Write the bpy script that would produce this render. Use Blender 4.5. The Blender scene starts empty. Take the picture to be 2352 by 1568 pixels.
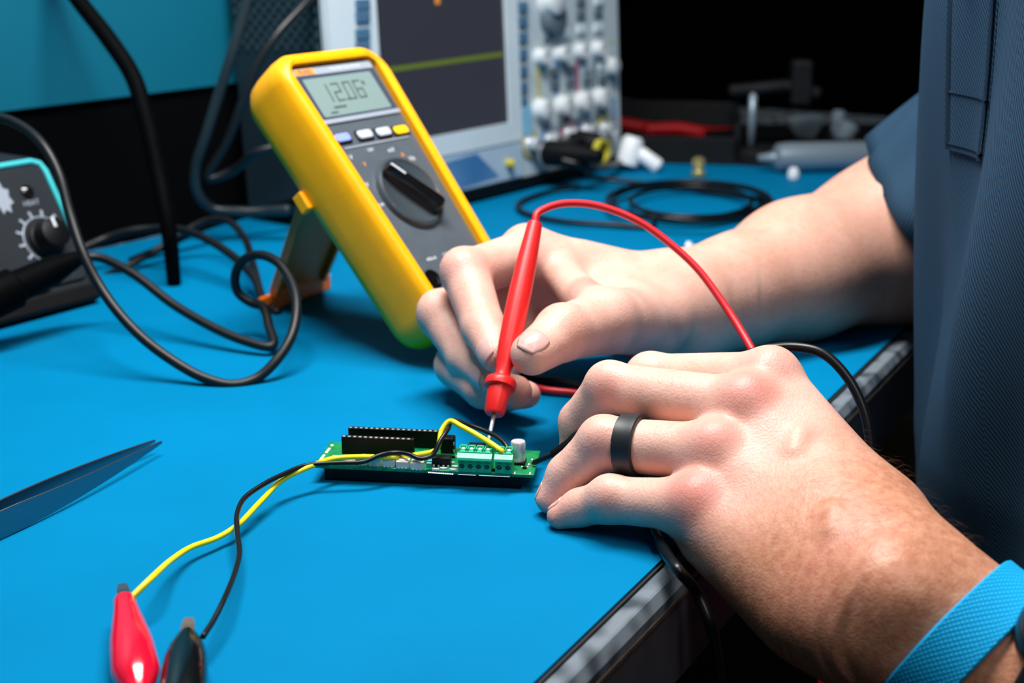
import bpy, math, random
import numpy as np
from mathutils import Vector, Matrix

# ------------------------------------------------------------------ camera, world, lights, exposure
SC = bpy.context.scene
COL = SC.collection
T = 0.78                      # height of the bench mat's upper face
FPX = 50.0 / 36.0 * 2352.0    # focal length in pixels of a 2352 px wide frame
PITCH = math.radians(16.8)
CAMH = 0.25                   # camera height above the mat
cp, sp = math.cos(PITCH), math.sin(PITCH)
CAM = np.array([0, 0, T + CAMH])
AX, AU, AD = np.array([1., 0, 0]), np.array([0, sp, cp]), np.array([0, cp, -sp])

cd = bpy.data.cameras.new('camera')
cam = bpy.data.objects.new('camera', cd)
COL.objects.link(cam)
cam.location = CAM
cam.rotation_euler = (math.radians(90) - PITCH, 0, 0)
cd.lens = 50
cd.sensor_width = 36
cd.clip_start = 0.02
cd.dof.use_dof = True
cd.dof.focus_distance = 0.605
cd.dof.aperture_fstop = 8.5
cd.dof.aperture_blades = 7
SC.camera = cam

w = bpy.data.worlds.new('world')
SC.world = w
w.use_nodes = True
w.node_tree.nodes['Background'].inputs[0].default_value = (0.55, 0.75, 1.0, 1)
w.node_tree.nodes['Background'].inputs[1].default_value = 0.02


def area(name, loc, target, sx, sy, power, color):
    l = bpy.data.lights.new(name, 'AREA')
    l.shape = 'RECTANGLE'
    l.size, l.size_y = sx, sy
    l.energy = power
    l.color = color
    o = bpy.data.objects.new(name, l)
    COL.objects.link(o)
    o.location = loc
    o.rotation_euler = (Vector(target) - Vector(loc)).to_track_quat('-Z', 'Y').to_euler()
    return o


area('bench_lamp_light', (-0.06, 0.72, T + 0.84), (0.0, 0.60, T), 0.55, 0.2, 12.5, (1.0, 0.97, 0.96))
area('ceiling_fill_light', (0.38, -0.30, T + 1.6), (0.0, 0.9, T), 0.25, 1.1, 8, (0.95, 0.98, 1.0))  # added fill behind the camera, brightening the scope front and wrist
SC.view_settings.view_transform = 'Standard'
SC.view_settings.look = 'None'
SC.view_settings.gamma = 1
SC.view_settings.use_curve_mapping = False
SC.view_settings.exposure = 0.34


# ------------------------------------------------------------------ pixel <-> place helpers
def P(x, y, d):
    """point at axial distance d seen at photo position x, y"""
    return CAM + d * (AD + (x - 1176) / FPX * AX + (784 - y) / FPX * AU)


def G(x, y, z=0.0):
    """point at height z above the mat seen at photo position x, y"""
    r = AD + (x - 1176) / FPX * AX + (784 - y) / FPX * AU
    return CAM + r * (z - CAMH) / r[2]


def proj(p):
    q = np.asarray(p) - CAM
    d = q @ AD
    return 1176 + FPX * (q @ AX) / d, 784 - FPX * (q @ AU) / d


def hit(M, x, y, lw=0.0):
    """local (u, v) where the sight line through x, y meets the local plane w = lw of frame M"""
    inv = M.inverted()
    o = inv @ Vector(CAM)
    r = inv.to_3x3() @ Vector(AD + (x - 1176) / FPX * AX + (784 - y) / FPX * AU)
    t = (lw - o.z) / r.z
    q = o + r * t
    return q.x, q.y


def frame(o, u, v, wv):
    return Matrix(((u[0], v[0], wv[0], o[0]), (u[1], v[1], wv[1], o[1]), (u[2], v[2], wv[2], o[2]), (0, 0, 0, 1)))


def lean_frame(o, a, b):
    """u: heading a from +Y, v: up leaning back by b, w: facing normal"""
    u = np.array([math.sin(a), math.cos(a), 0])
    n = np.array([math.cos(a), -math.sin(a), 0])
    z = np.array([0, 0, 1.])
    return frame(o, u, math.cos(b) * z - math.sin(b) * n, math.cos(b) * n + math.sin(b) * z)


# ------------------------------------------------------------------ materials
def lin(c):
    c = c / 255.0
    return c / 12.92 if c <= 0.04045 else ((c + 0.055) / 1.055) ** 2.4


def rgb(r, g, b):
    return (lin(r), lin(g), lin(b), 1)


def mat(name, col, rough=0.5, metal=0.0, spec=0.5, var=0.0, vscale=40, bump=0.0, bscale=300, col2=None, coat=0.0,
        emit=None, estr=0.0, trans=0.0, sss=0.0, detail=3):
    m = bpy.data.materials.new(name)
    m.use_nodes = True
    nt = m.node_tree
    b = nt.nodes['Principled BSDF']
    b.inputs['Base Color'].default_value = col
    b.inputs['Roughness'].default_value = rough
    b.inputs['Metallic'].default_value = metal
    b.inputs['Specular IOR Level'].default_value = spec
    b.inputs['Coat Weight'].default_value = coat
    b.inputs['Transmission Weight'].default_value = trans
    if sss:
        b.inputs['Subsurface Weight'].default_value = sss
        b.inputs['Subsurface Radius'].default_value = (1, 0.4, 0.25)
        b.inputs['Subsurface Scale'].default_value = 0.003
    if emit:
        b.inputs['Emission Color'].default_value = emit
        b.inputs['Emission Strength'].default_value = estr
    tc = nt.nodes.new('ShaderNodeTexCoord')
    if var or col2:
        n = nt.nodes.new('ShaderNodeTexNoise')
        n.inputs['Scale'].default_value = vscale
        n.inputs['Detail'].default_value = detail
        nt.links.new(tc.outputs['Object'], n.inputs['Vector'])
        r = nt.nodes.new('ShaderNodeMix')
        r.data_type = 'RGBA'
        r.inputs['A'].default_value = col if col2 else tuple(c * (1 - var) for c in col[:3]) + (1,)
        r.inputs['B'].default_value = col2 if col2 else tuple(min(1, c * (1 + var)) for c in col[:3]) + (1,)
        mr = nt.nodes.new('ShaderNodeMapRange')
        mr.inputs['From Min'].default_value = 0.35
        mr.inputs['From Max'].default_value = 0.65
        nt.links.new(n.outputs['Fac'], mr.inputs['Value'])
        nt.links.new(mr.outputs['Result'], r.inputs['Factor'])
        nt.links.new(r.outputs['Result'], b.inputs['Base Color'])
    if bump:
        n = nt.nodes.new('ShaderNodeTexNoise')
        n.inputs['Scale'].default_value = bscale
        n.inputs['Detail'].default_value = 4
        nt.links.new(tc.outputs['Object'], n.inputs['Vector'])
        bp = nt.nodes.new('ShaderNodeBump')
        bp.inputs['Strength'].default_value = bump
        bp.inputs['Distance'].default_value = 0.001
        nt.links.new(n.outputs['Fac'], bp.inputs['Height'])
        nt.links.new(bp.outputs['Normal'], b.inputs['Normal'])
    return m


M_MAT = mat('blue_mat', rgb(0, 114, 160), 0.65, spec=0.03, var=0.05, vscale=9, bump=0.12, bscale=900)
M_MATBACK = mat('mat_backing_edge_shade', rgb(14, 16, 18), 0.7)  # black under-layer juts past the blue sheet, painting the edge's thin shadow
M_LAM = mat('stone_laminate', rgb(58, 68, 75), 0.45, spec=0.2, col2=rgb(112, 122, 130), vscale=85, detail=0)
M_BROWN = mat('brown_edge_seam', rgb(78, 66, 56), 0.7, var=0.25, vscale=120)
M_APRON = mat('dark_bench_front', rgb(72, 70, 74), 0.55, var=0.1, vscale=60)
M_FLOOR = mat('dark_floor', rgb(50, 44, 30), 0.6, var=0.2, vscale=8)
M_SHADEWALL = mat('shade_black_wall', rgb(4, 5, 7), 0.9, spec=0.05, var=0.2, vscale=4)  # near-black colour stands in for the unlit room and shaded recess
M_TEAL = mat('teal_panel', rgb(0, 106, 130), 0.5, var=0.06, vscale=5)
M_BLACKP = mat('black_plastic', rgb(7, 8, 10), 0.5, spec=0.2, var=0.15, vscale=90)
M_RUBBER = mat('black_rubber', rgb(4, 5, 6), 0.6, spec=0.03, var=0.15, vscale=120)
M_CORD = mat('black_cord', rgb(11, 14, 17), 0.45, spec=0.35, var=0.1, vscale=150)
M_YEL = mat('yellow_holster', rgb(252, 176, 0), 0.42, spec=0.4, var=0.04, vscale=60, bump=0.05, bscale=500)
M_YELSHADE = mat('yellow_stand_shaded', rgb(240, 112, 0), 0.5, var=0.05, vscale=60)  # stand is yellow plastic; its shade is mixed in as orange
M_GREY = mat('meter_grey', rgb(78, 88, 96), 0.42, var=0.05, vscale=80)
M_GREYL = mat('meter_light_grey', rgb(150, 160, 172), 0.4)
M_LCD = mat('lcd', rgb(122, 144, 142), 0.25, spec=0.5)
M_SEG = mat('lcd_segment', rgb(66, 80, 70), 0.5)
M_WHITEM = mat('white_print', rgb(215, 222, 228), 0.5)
M_ORANGEM = mat('orange_print', rgb(235, 150, 60), 0.5)
M_BTN = mat('grey_button', rgb(190, 200, 212), 0.45)
M_BTNB = mat('blue_button', rgb(140, 160, 225), 0.45)
M_BTNY = mat('yellow_button', rgb(255, 200, 20), 0.45)
M_GLOSSBLK = mat('glossy_black', rgb(12, 13, 14), 0.16, coat=0.4)
M_KNOBGREY = mat('dial_grey', rgb(60, 70, 76), 0.22, coat=0.5)
M_RED = mat('red_probe', rgb(222, 30, 28), 0.4, spec=0.45, var=0.04, vscale=100)
M_REDW = mat('red_lead', rgb(205, 22, 34), 0.42, spec=0.45)
M_REDDARK = mat('dark_red_cable', rgb(150, 8, 16), 0.5, spec=0.2)
M_REDCLIP = mat('red_boot', rgb(226, 14, 48), 0.18, coat=0.5)
M_BLKCLIP = mat('black_boot', rgb(10, 14, 16), 0.15, coat=0.5)
M_STEEL = mat('steel', rgb(225, 230, 235), 0.32, metal=0.55)
M_TWEEZ = mat('tweezer_steel', rgb(120, 132, 140), 0.32, metal=1.0, bump=0.05, bscale=400)
M_YELW = mat('yellow_wire', rgb(238, 220, 20), 0.4)
M_BLKW = mat('black_wire', rgb(9, 10, 13), 0.35, spec=0.35)
M_PCB = mat('green_solder_mask', rgb(0, 138, 80), 0.35, col2=rgb(0, 112, 64), vscale=260, detail=1)
M_TERM = mat('green_terminal', rgb(30, 176, 124), 0.38)
M_TERMSHADE = mat('terminal_mouth_shade', rgb(4, 62, 42), 0.5)  # darkened terminal green, painting the shade inside each wire hole
M_SILK = mat('white_silk', rgb(225, 235, 228), 0.5)
M_LED = mat('led_package', rgb(215, 205, 190), 0.35, sss=0.2)
M_LEDD = mat('led_die', rgb(240, 225, 215), 0.2)
M_TIN = mat('tin', rgb(222, 226, 230), 0.32, metal=0.5)
M_CERAM = mat('smd_blue', rgb(90, 160, 165), 0.4)
M_SCOPE = mat('scope_bezel', rgb(208, 224, 230), 0.45, var=0.03, vscale=20)
M_SCOPEP = mat('scope_panel', rgb(186, 202, 208), 0.5, var=0.04, vscale=30)
M_SCOPEL = mat('scope_lower', rgb(172, 196, 214), 0.5)
M_SCOPESIDE = mat('scope_side', rgb(26, 44, 52), 0.5)
M_SCREEN = mat('scope_screen', rgb(24, 26, 32), 0.3, emit=rgb(58, 60, 70), estr=0.45)
M_TRACE = mat('scope_trace', rgb(60, 76, 20), 0.5, emit=rgb(104, 120, 40), estr=0.4)
M_SBTN = mat('scope_button', rgb(72, 112, 142), 0.5)
M_SKNOB = mat('scope_knob', rgb(214, 222, 224), 0.4)
M_SKNOBD = mat('scope_dark_knob', rgb(96, 112, 122), 0.4)
M_STICK = mat('blue_sticker', rgb(60, 116, 166), 0.4, col2=rgb(112, 156, 192), vscale=14, detail=0)
M_CHY = mat('channel_yellow', rgb(190, 180, 60), 0.5)
M_CHB = mat('channel_blue', rgb(50, 120, 175), 0.5)
M_CHM = mat('channel_magenta', rgb(170, 60, 110), 0.5)
M_CHG = mat('channel_green', rgb(150, 185, 90), 0.5)
M_STATION = mat('station_grey', rgb(30, 36, 42), 0.55, spec=0.25, var=0.05, vscale=60)
M_STATRIM = mat('station_teal_rim', rgb(70, 200, 205), 0.4)
M_SHIRT = None
M_TROUSER = mat('dark_trousers', rgb(24, 24, 28), 0.85, var=0.15, vscale=70)
M_STRAP = None
M_RING = mat('black_silicone_ring', rgb(20, 28, 32), 0.45)
M_WATCH = mat('black_watch', rgb(16, 22, 26), 0.3, coat=0.3)
M_NAIL = mat('nail', rgb(216, 168, 158), 0.3, spec=0.5, sss=0.15)
M_HAIR = mat('arm_hair', rgb(112, 84, 58), 0.5)
M_SILVER = mat('silver_plastic', rgb(140, 158, 170), 0.35, metal=0.4)
M_BRIGHT = mat('white_plug', rgb(238, 246, 250), 0.3)
M_GOLD = mat('brass', rgb(220, 205, 140), 0.25, metal=0.7)
M_DKGREY = mat('dark_grey_plastic', rgb(22, 24, 26), 0.6, spec=0.15, var=0.1, vscale=50)


def skin_material():
    m = bpy.data.materials.new('skin')
    m.use_nodes = True
    nt = m.node_tree
    N, L = nt.nodes, nt.links
    b = N['Principled BSDF']
    b.inputs['Roughness'].default_value = 0.46
    b.inputs['Specular IOR Level'].default_value = 0.38
    b.inputs['Subsurface Weight'].default_value = 0.22
    b.inputs['Subsurface Radius'].default_value = (1.0, 0.35, 0.2)
    b.inputs['Subsurface Scale'].default_value = 0.003
    tc = N.new('ShaderNodeTexCoord')

    def noise(sc, det=3, rough=0.5):
        n = N.new('ShaderNodeTexNoise')
        n.inputs['Scale'].default_value = sc
        n.inputs['Detail'].default_value = det
        n.inputs['Roughness'].default_value = rough
        L.new(tc.outputs['Object'], n.inputs['Vector'])
        return n

    def mix(fac, a, bb, f0=0.3, f1=0.7):
        mr = N.new('ShaderNodeMapRange')
        mr.inputs['From Min'].default_value = f0
        mr.inputs['From Max'].default_value = f1
        L.new(fac, mr.inputs['Value'])
        r = N.new('ShaderNodeMix')
        r.data_type = 'RGBA'
        L.new(mr.outputs['Result'], r.inputs['Factor'])
        for k, v in (('A', a), ('B', bb)):
            if isinstance(v, tuple):
                r.inputs[k].default_value = v
            else:
                L.new(v, r.inputs[k])
        return r.outputs['Result']
    base = mix(noise(60, 4).outputs['Fac'], rgb(217, 166, 147), rgb(229, 184, 167))
    base = mix(noise(420, 3, 0.6).outputs['Fac'], base, rgb(200, 144, 120), 0.55, 0.95)
    at = N.new('ShaderNodeAttribute')
    at.attribute_name = 'tan'
    base = mix(at.outputs['Fac'], base, mix(noise(260, 4, 0.65).outputs['Fac'], rgb(176, 112, 84), rgb(206, 150, 118)), 0.0, 1.0)
    at2 = N.new('ShaderNodeAttribute')
    at2.attribute_name = 'red'
    base = mix(at2.outputs['Fac'], base, rgb(210, 116, 106), 0.0, 1.25)
    L.new(base, b.inputs['Base Color'])
    v = N.new('ShaderNodeTexVoronoi')
    v.inputs['Scale'].default_value = 900
    L.new(tc.outputs['Object'], v.inputs['Vector'])
    ad = N.new('ShaderNodeMath')
    ad.operation = 'ADD'
    L.new(v.outputs['Distance'], ad.inputs[0])
    L.new(noise(340, 5, 0.6).outputs['Fac'], ad.inputs[1])
    bp = N.new('ShaderNodeBump')
    bp.inputs['Strength'].default_value = 0.22
    bp.inputs['Distance'].default_value = 0.0005
    L.new(ad.outputs[0], bp.inputs['Height'])
    L.new(bp.outputs['Normal'], b.inputs['Normal'])
    return m


def woven_material(name, col, col2, rot, period, strength, rough=0.85, check=False):
    m = bpy.data.materials.new(name)
    m.use_nodes = True
    nt = m.node_tree
    N, L = nt.nodes, nt.links
    b = N['Principled BSDF']
    b.inputs['Roughness'].default_value = rough
    b.inputs['Specular IOR Level'].default_value = 0.12
    tc = N.new('ShaderNodeTexCoord')
    mp = N.new('ShaderNodeMapping')
    mp.inputs['Rotation'].default_value = rot
    L.new(tc.outputs['UV'], mp.inputs['Vector'])
    hs = []
    for ax in (('X', 'Y') if check else ('X',)):
        wv = N.new('ShaderNodeTexWave')
        wv.bands_direction = ax
        wv.inputs['Scale'].default_value = 0.314 / period
        wv.inputs['Distortion'].default_value = 0.6
        wv.inputs['Detail'].default_value = 1
        wv.inputs['Detail Scale'].default_value = 3
        L.new(mp.outputs['Vector'], wv.inputs['Vector'])
        hs.append(wv.outputs['Fac'])
    h = hs[0]
    if check:
        mm = N.new('ShaderNodeMath')
        mm.operation = 'MULTIPLY'
        L.new(hs[0], mm.inputs[0])
        L.new(hs[1], mm.inputs[1])
        h = mm.outputs[0]
    r = N.new('ShaderNodeMix')
    r.data_type = 'RGBA'
    r.inputs['A'].default_value = col
    r.inputs['B'].default_value = col2
    L.new(h, r.inputs['Factor'])
    L.new(r.outputs['Result'], b.inputs['Base Color'])
    bp = N.new('ShaderNodeBump')
    bp.inputs['Strength'].default_value = strength
    bp.inputs['Distance'].default_value = 0.0004
    L.new(h, bp.inputs['Height'])
    L.new(bp.outputs['Normal'], b.inputs['Normal'])
    return m


M_SKIN = skin_material()
M_SHIRT = woven_material('shirt_twill', rgb(28, 50, 68), rgb(50, 80, 104), (0, 0, math.radians(35)), 0.0017, 0.35)
M_STRAP = woven_material('strap_weave', rgb(0, 150, 215), rgb(50, 200, 240), (0, 0, 0.5), 0.0014, 0.6, 0.7, True)


# ------------------------------------------------------------------ mesh helpers (lists of verts and faces)
def merge(*parts):
    V, F = [], []
    for v, f in parts:
        o = len(V)
        V.extend([tuple(p) for p in v])
        F.extend([tuple(i + o for i in q) for q in f])
    return V, F


def box(x0, x1, y0, y1, z0, z1):
    V = [(x0, y0, z0), (x1, y0, z0), (x1, y1, z0), (x0, y1, z0), (x0, y0, z1), (x1, y0, z1), (x1, y1, z1), (x0, y1, z1)]
    return V, [(0, 3, 2, 1), (4, 5, 6, 7), (0, 1, 5, 4), (1, 2, 6, 5), (2, 3, 7, 6), (3, 0, 4, 7)]


def loft(rings, close=True, caps=True):
    V, F = [], []
    n = len(rings[0])
    for r in rings:
        V.extend([tuple(p) for p in r])
    for i in range(len(rings) - 1):
        for j in range(n if close else n - 1):
            a, b2 = i * n + j, i * n + (j + 1) % n
            F.append((a, b2, b2 + n, a + n))
    if caps and close:
        F.append(tuple(range(n - 1, -1, -1)))
        F.append(tuple(range((len(rings) - 1) * n, len(rings) * n)))
    return V, F


def prism(poly, z0, z1):
    """extrude a counter-clockwise xy outline"""
    return loft([[(x, y, z0) for x, y in poly], [(x, y, z1) for x, y in poly]])


def rrect(x0, x1, y0, y1, r, n=5):
    out = []
    for cx, cy, a0 in ((x1 - r, y1 - r, 0), (x0 + r, y1 - r, 90), (x0 + r, y0 + r, 180), (x1 - r, y0 + r, 270)):
        for k in range(n + 1):
            a = math.radians(a0 + 90 * k / n)
            out.append((cx + r * math.cos(a), cy + r * math.sin(a)))
    return out


def lathe(prof, n=24, c=(0, 0)):
    """profile of (radius, z) turned about the z axis"""
    return loft([[(c[0] + r * math.cos(2 * math.pi * k / n), c[1] + r * math.sin(2 * math.pi * k / n), z)
                  for k in range(n)] for r, z in prof])


def spline(pts, per=10):
    p = [np.asarray(q, float) for q in pts]
    p = [2 * p[0] - p[1]] + p + [2 * p[-1] - p[-2]]
    out = []
    for i in range(1, len(p) - 2):
        a, b2, c, d = p[i - 1:i + 3]
        t0, t1 = 0., np.linalg.norm(b2 - a) ** .5
        t2 = t1 + np.linalg.norm(c - b2) ** .5
        t3 = t2 + np.linalg.norm(d - c) ** .5
        for k in range(per):
            t = t1 + (t2 - t1) * k / per
            A1 = (t1 - t) / (t1 - t0) * a + (t - t0) / (t1 - t0) * b2
            A2 = (t2 - t) / (t2 - t1) * b2 + (t - t1) / (t2 - t1) * c
            A3 = (t3 - t) / (t3 - t2) * c + (t - t2) / (t3 - t2) * d
            B1 = (t2 - t) / (t2 - t0) * A1 + (t - t0) / (t2 - t0) * A2
            B2 = (t3 - t) / (t3 - t1) * A2 + (t - t1) / (t3 - t1) * A3
            out.append((t2 - t) / (t2 - t1) * B1 + (t - t1) / (t2 - t1) * B2)
    out.append(p[-2])
    return out


def tube(pts, r, n=12, per=10, raw=False):
    """round tube along a smooth path; r may be a list matched to the control points"""
    q = [np.asarray(p, float) for p in pts] if raw else spline(pts, per)
    m = len(q)
    if isinstance(r, (list, tuple)):
        rr = np.interp(np.linspace(0, len(r) - 1, m), range(len(r)), r)
    else:
        rr = [r] * m
    tang = [q[min(i + 1, m - 1)] - q[max(i - 1, 0)] for i in range(m)]
    tang = [t / (np.linalg.norm(t) + 1e-12) for t in tang]
    ref = np.array([0, 0, 1.]) if abs(tang[0][2]) < 0.9 else np.array([1., 0, 0])
    u = ref - tang[0] * (ref @ tang[0])
    rings = []
    for i in range(m):
        u = u - tang[i] * (u @ tang[i])
        u /= np.linalg.norm(u)
        v = np.cross(tang[i], u)
        rings.append([q[i] + rr[i] * (math.cos(2 * math.pi * k / n) * u + math.sin(2 * math.pi * k / n) * v) for k in range(n)])
    return loft(rings)


def xf(mesh, M):
    V, F = mesh
    return [tuple(M @ Vector(v)) for v in V], F


def along(a, b2, prof, n=24):
    """lathe profile (radius, distance from a) along the line from a towards b"""
    a, b2 = Vector(a), Vector(b2)
    q = (b2 - a).to_track_quat('Z', 'Y').to_matrix().to_4x4()
    return xf(lathe(prof, n), Matrix.Translation(a) @ q)


def build(name, mesh, material, parent=None, smooth=False, bevel=0.0, auto=False, local=None):
    V, F = mesh
    V = np.asarray(V, float).reshape(-1, 3)
    loc = (0, 0, 0)
    if parent is None and local is None:
        loc = ((V[:, 0].min() + V[:, 0].max()) / 2, (V[:, 1].min() + V[:, 1].max()) / 2, V[:, 2].min())
        V = V - np.array(loc)
    me = bpy.data.meshes.new(name)
    me.from_pydata(V.tolist(), [], [tuple(int(i) for i in f) for f in F])
    me.materials.append(material)
    o = bpy.data.objects.new(name, me)
    COL.objects.link(o)
    o.location = loc
    if parent is not None:
        o.parent = parent
    if local is not None:
        o.matrix_world = local
    if smooth:
        me.polygons.foreach_set('use_smooth', [True] * len(me.polygons))
        if auto:
            me.set_sharp_from_angle(angle=math.radians(40))
    if bevel:
        b = o.modifiers.new('bevel', 'BEVEL')
        b.width = bevel
        b.segments = 2
        b.limit_method = 'ANGLE'
    return o


def tag(o, label, cat, group=None, kind=None):
    if label:
        o['label'] = label
    if cat:
        o['category'] = cat
    if group:
        o['group'] = group
    if kind:
        o['kind'] = kind
    return o


def thing(name, label, cat, M, group=None):
    o = bpy.data.objects.new(name, None)
    o.empty_display_size = 0.02
    COL.objects.link(o)
    o.matrix_world = M
    return tag(o, label, cat, group)


def struct(o):
    o['kind'] = 'structure'
    return o


def text_mesh(s, size, extrude=0.0001):
    c = bpy.data.curves.new('lettering', 'FONT')
    c.body = s
    c.size = size
    c.extrude = extrude
    c.align_x = 'CENTER'
    c.align_y = 'CENTER'
    o = bpy.data.objects.new('lettering', c)
    COL.objects.link(o)
    dg = bpy.context.evaluated_depsgraph_get()
    me = o.evaluated_get(dg).to_mesh()
    V = [tuple(v.co) for v in me.vertices]
    F = [tuple(p.vertices) for p in me.polygons]
    o.to_mesh_clear()
    bpy.data.objects.remove(o)
    bpy.data.curves.remove(c)
    return V, F


def shift(mesh, x, y, z=0.0, s=1.0, rot=0.0):
    c, sn = math.cos(rot), math.sin(rot)
    return [(x + s * (v[0] * c - v[1] * sn), y + s * (v[0] * sn + v[1] * c), z + s * v[2]) for v in mesh[0]], mesh[1]


TO = np.array([0, 0, T])
# ------------------------------------------------------------------ the setting: bench, mat, walls, floor
AT = math.radians(29.0)
DT = np.array([math.sin(AT), math.cos(AT), 0])       # along the bench front, away from the camera
NT = np.array([math.cos(AT), -math.sin(AT), 0])      # out of the bench front, towards the person
E0 = G(1500, 1303) - TO                              # a point of the mat's front edge
MB0 = frame(E0 + TO, NT, DT, (0, 0, 1))              # x out of the bench, y along the edge, z up

floor = struct(build('floor', box(-4, 4, -3, 5, -0.02, 0.0), M_FLOOR))
wall_far = struct(build('wall_far', box(-4, 4, 4.0, 4.1, 0, 2.8), M_SHADEWALL))

bench = thing('workbench', 'long workbench with a mottled grey laminate edge and dark front', 'workbench',
              frame(E0 * (1, 1, 0), NT, DT, (0, 0, 1)))
th = T - 0.0025
build('tabletop', box(-1.0, 0.0085, -0.6, 1.36, th - 0.042, th), M_LAM, bench, bevel=0.0015)
build('edge_band', loft([[(0.0083, y, th - 0.0003), (0.0108, y, th - 0.0045), (0.0108, y, th - 0.008), (0.0078, y, th - 0.008), (0.0078, y, th - 0.001)] for y in (-0.6, 1.36)]), M_LAM, bench)
build('edge_seam', box(0.0078, 0.0116, -0.6, 1.36, th - 0.0105, th - 0.008), M_BROWN, bench, bevel=0.0004)
build('front_panel', box(0.0076, 0.0106, -0.6, 1.36, th - 0.047, th - 0.0105), M_APRON, bench)
for x in (-1.08, -0.09):
    for y in (-0.5, 1.28):
        build('leg', box(x - 0.03, x + 0.03, y - 0.03, y + 0.03, 0, th - 0.042), M_APRON, bench, bevel=0.003)

mat_o = thing('bench_mat', 'smooth blue antistatic mat covering the bench top', 'mat', frame(E0 + TO - (0, 0, 0.0025), NT, DT, (0, 0, 1)))

# oscilloscope frame first: the wall behind stands parallel to it
AS = math.radians(37.0)
US = np.array([math.sin(AS), math.cos(AS), 0])
NS = np.array([math.cos(AS), -math.sin(AS), 0])
SW = 0.416
sc_right = G(1386, 391)
SORG = sc_right - 0.385 * US + np.array([0, 0, 0.012])
MW = frame(SORG * (1, 1, 0) + TO - NS * 0.128, US, NS, (0, 0, 1))
wb = build('wall_back', box(-1.2, 0.33, -0.02, 0, 0.0, 0.115), M_SHADEWALL, None, local=MW)
struct(wb)
tp = build('wall_panel', box(-1.2, 0.33, -0.022, 0.004, 0.113, 0.9), M_TEAL, wb)
tp.matrix_parent_inverse.identity()



def wall_x(y):
    """where the wall's face crosses the line y along the bench, measured from the mat's front edge"""
    w0 = SORG * (1, 1, 0) - NS * 0.118 - E0
    d_ = np.array([w0 @ NT, w0 @ DT])
    e_ = np.array([US @ NT, US @ DT])
    return float(d_[0] + e_[0] * (y - d_[1]) / e_[1])


build('backing_shade_line', prism([(wall_x(-.5), -.5), (0.0012, -.5), (0.0012, 1.13), (wall_x(1.13), 1.13)], 0.0002, 0.0013), M_MATBACK, mat_o)
build('mat_surface', prism([(wall_x(-.5), -.5), (0.0, -.5), (0.0, 1.13), (wall_x(1.13), 1.13)], 0.0013, 0.0025), M_MAT, mat_o)

# ------------------------------------------------------------------ multimeter
MET = lean_frame(np.array([-0.0391, 0.8075, 0.0035]) + TO, math.radians(35.7), math.radians(40))
meter = thing('multimeter', 'grey digital multimeter in a yellow holster leaning on its stand', 'multimeter', MET)


def outline(y0, y1, wt, wb_, r, n=5, arch=0.0):
    """tapered rounded outline, slightly arched at the top"""
    base = rrect(-wt, wt, y0, y1, r, n)
    out = []
    for x, y in base:
        t = (y - y0) / (y1 - y0)
        wv = wb_ + (wt - wb_) * min(1, max(0, (t - 0.15) / 0.6)) ** 0.8
        yy = y + (arch * (1 - (x / wt) ** 2) if t > 0.7 else 0)
        out.append((x * wv / wt, yy))
    return out


def ring_loft(specs):
    return loft([[(x, y, z) for x, y in o] for o, z in specs])


def scaled(o, dx, cy=0.0925):
    res = []
    for x, y in o:
        l = math.hypot(x, y - cy) + 1e-9
        res.append((x - dx * x / l * 1.2, y - dx * (y - cy) / l))
    return res


ho = outline(0.0, 0.186, 0.0465, 0.0395, 0.016, 6, 0.004)
hi_ = outline(0.012, 0.1775, 0.0372, 0.0305, 0.006, 6, 0.0035)
prof_h = [(scaled(ho, 0.010), 0.000), (scaled(ho, 0.004), 0.0025), (scaled(ho, 0.0008), 0.008), (ho, 0.016), (ho, 0.028),
          (scaled(ho, 0.0012), 0.036), (scaled(ho, 0.004), 0.0405), (scaled(ho, 0.0068), 0.0415), (hi_, 0.0405), (hi_, 0.034)]
hol = build('holster', ring_loft(prof_h), M_YEL, meter, smooth=True, auto=True)
build('front_panel', prism(outline(0.0125, 0.177, 0.0369, 0.0302, 0.006, 5, 0.0033), 0.033, 0.0368), M_GREY, meter, bevel=0.0006)
FW = 0.0369


def mh(x, y, lw=FW):
    return hit(MET, x, y, lw)


dsp = build('display_bezel', prism(rrect(-0.0342, 0.0342, 0.1385, 0.1765, 0.003), FW - 0.0006, FW + 0.0006), mat('bezel_blue_grey', rgb(58, 70, 88), 0.3), meter, bevel=0.0004)
build('top_strip', prism(rrect(-0.0342, 0.0342, 0.1712, 0.1762, 0.001), FW, FW + 0.0009), M_GREYL, dsp)
build('lower_strip', prism(rrect(-0.0342, 0.0342, 0.1380, 0.1408, 0.001), FW, FW + 0.0009), M_GREYL, dsp)
build('lcd_window', prism(rrect(-0.0298, 0.0292, 0.1424, 0.1690, 0.001), FW, FW + 0.0008), M_LCD, dsp)
LZ = FW + 0.0009
segs = []
SEG = {'0': 'abcdef', '1': 'bc', '2': 'abged', '6': 'acdefg'}


def digit(ch, x, y, wd, h, t):
    out = []
    R = {'a': (x, x + wd, y + h - t, y + h), 'g': (x, x + wd, y + h / 2 - t / 2, y + h / 2 + t / 2), 'd': (x, x + wd, y, y + t),
         'f': (x, x + t, y + h / 2, y + h), 'b': (x + wd - t, x + wd, y + h / 2, y + h),
         'e': (x, x + t, y, y + h / 2), 'c': (x + wd - t, x + wd, y, y + h / 2)}
    for s in SEG[ch]:
        a, b2, c, d = R[s]
        sk = 0.08
        V, F = box(a + 0.0002, b2 - 0.0002, c + 0.0002, d - 0.0002, LZ - 0.0002, LZ + 0.0001)
        out.append(([(vx + sk * (vy - y), vy, vz) for vx, vy, vz in V], F))
    return out


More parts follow.
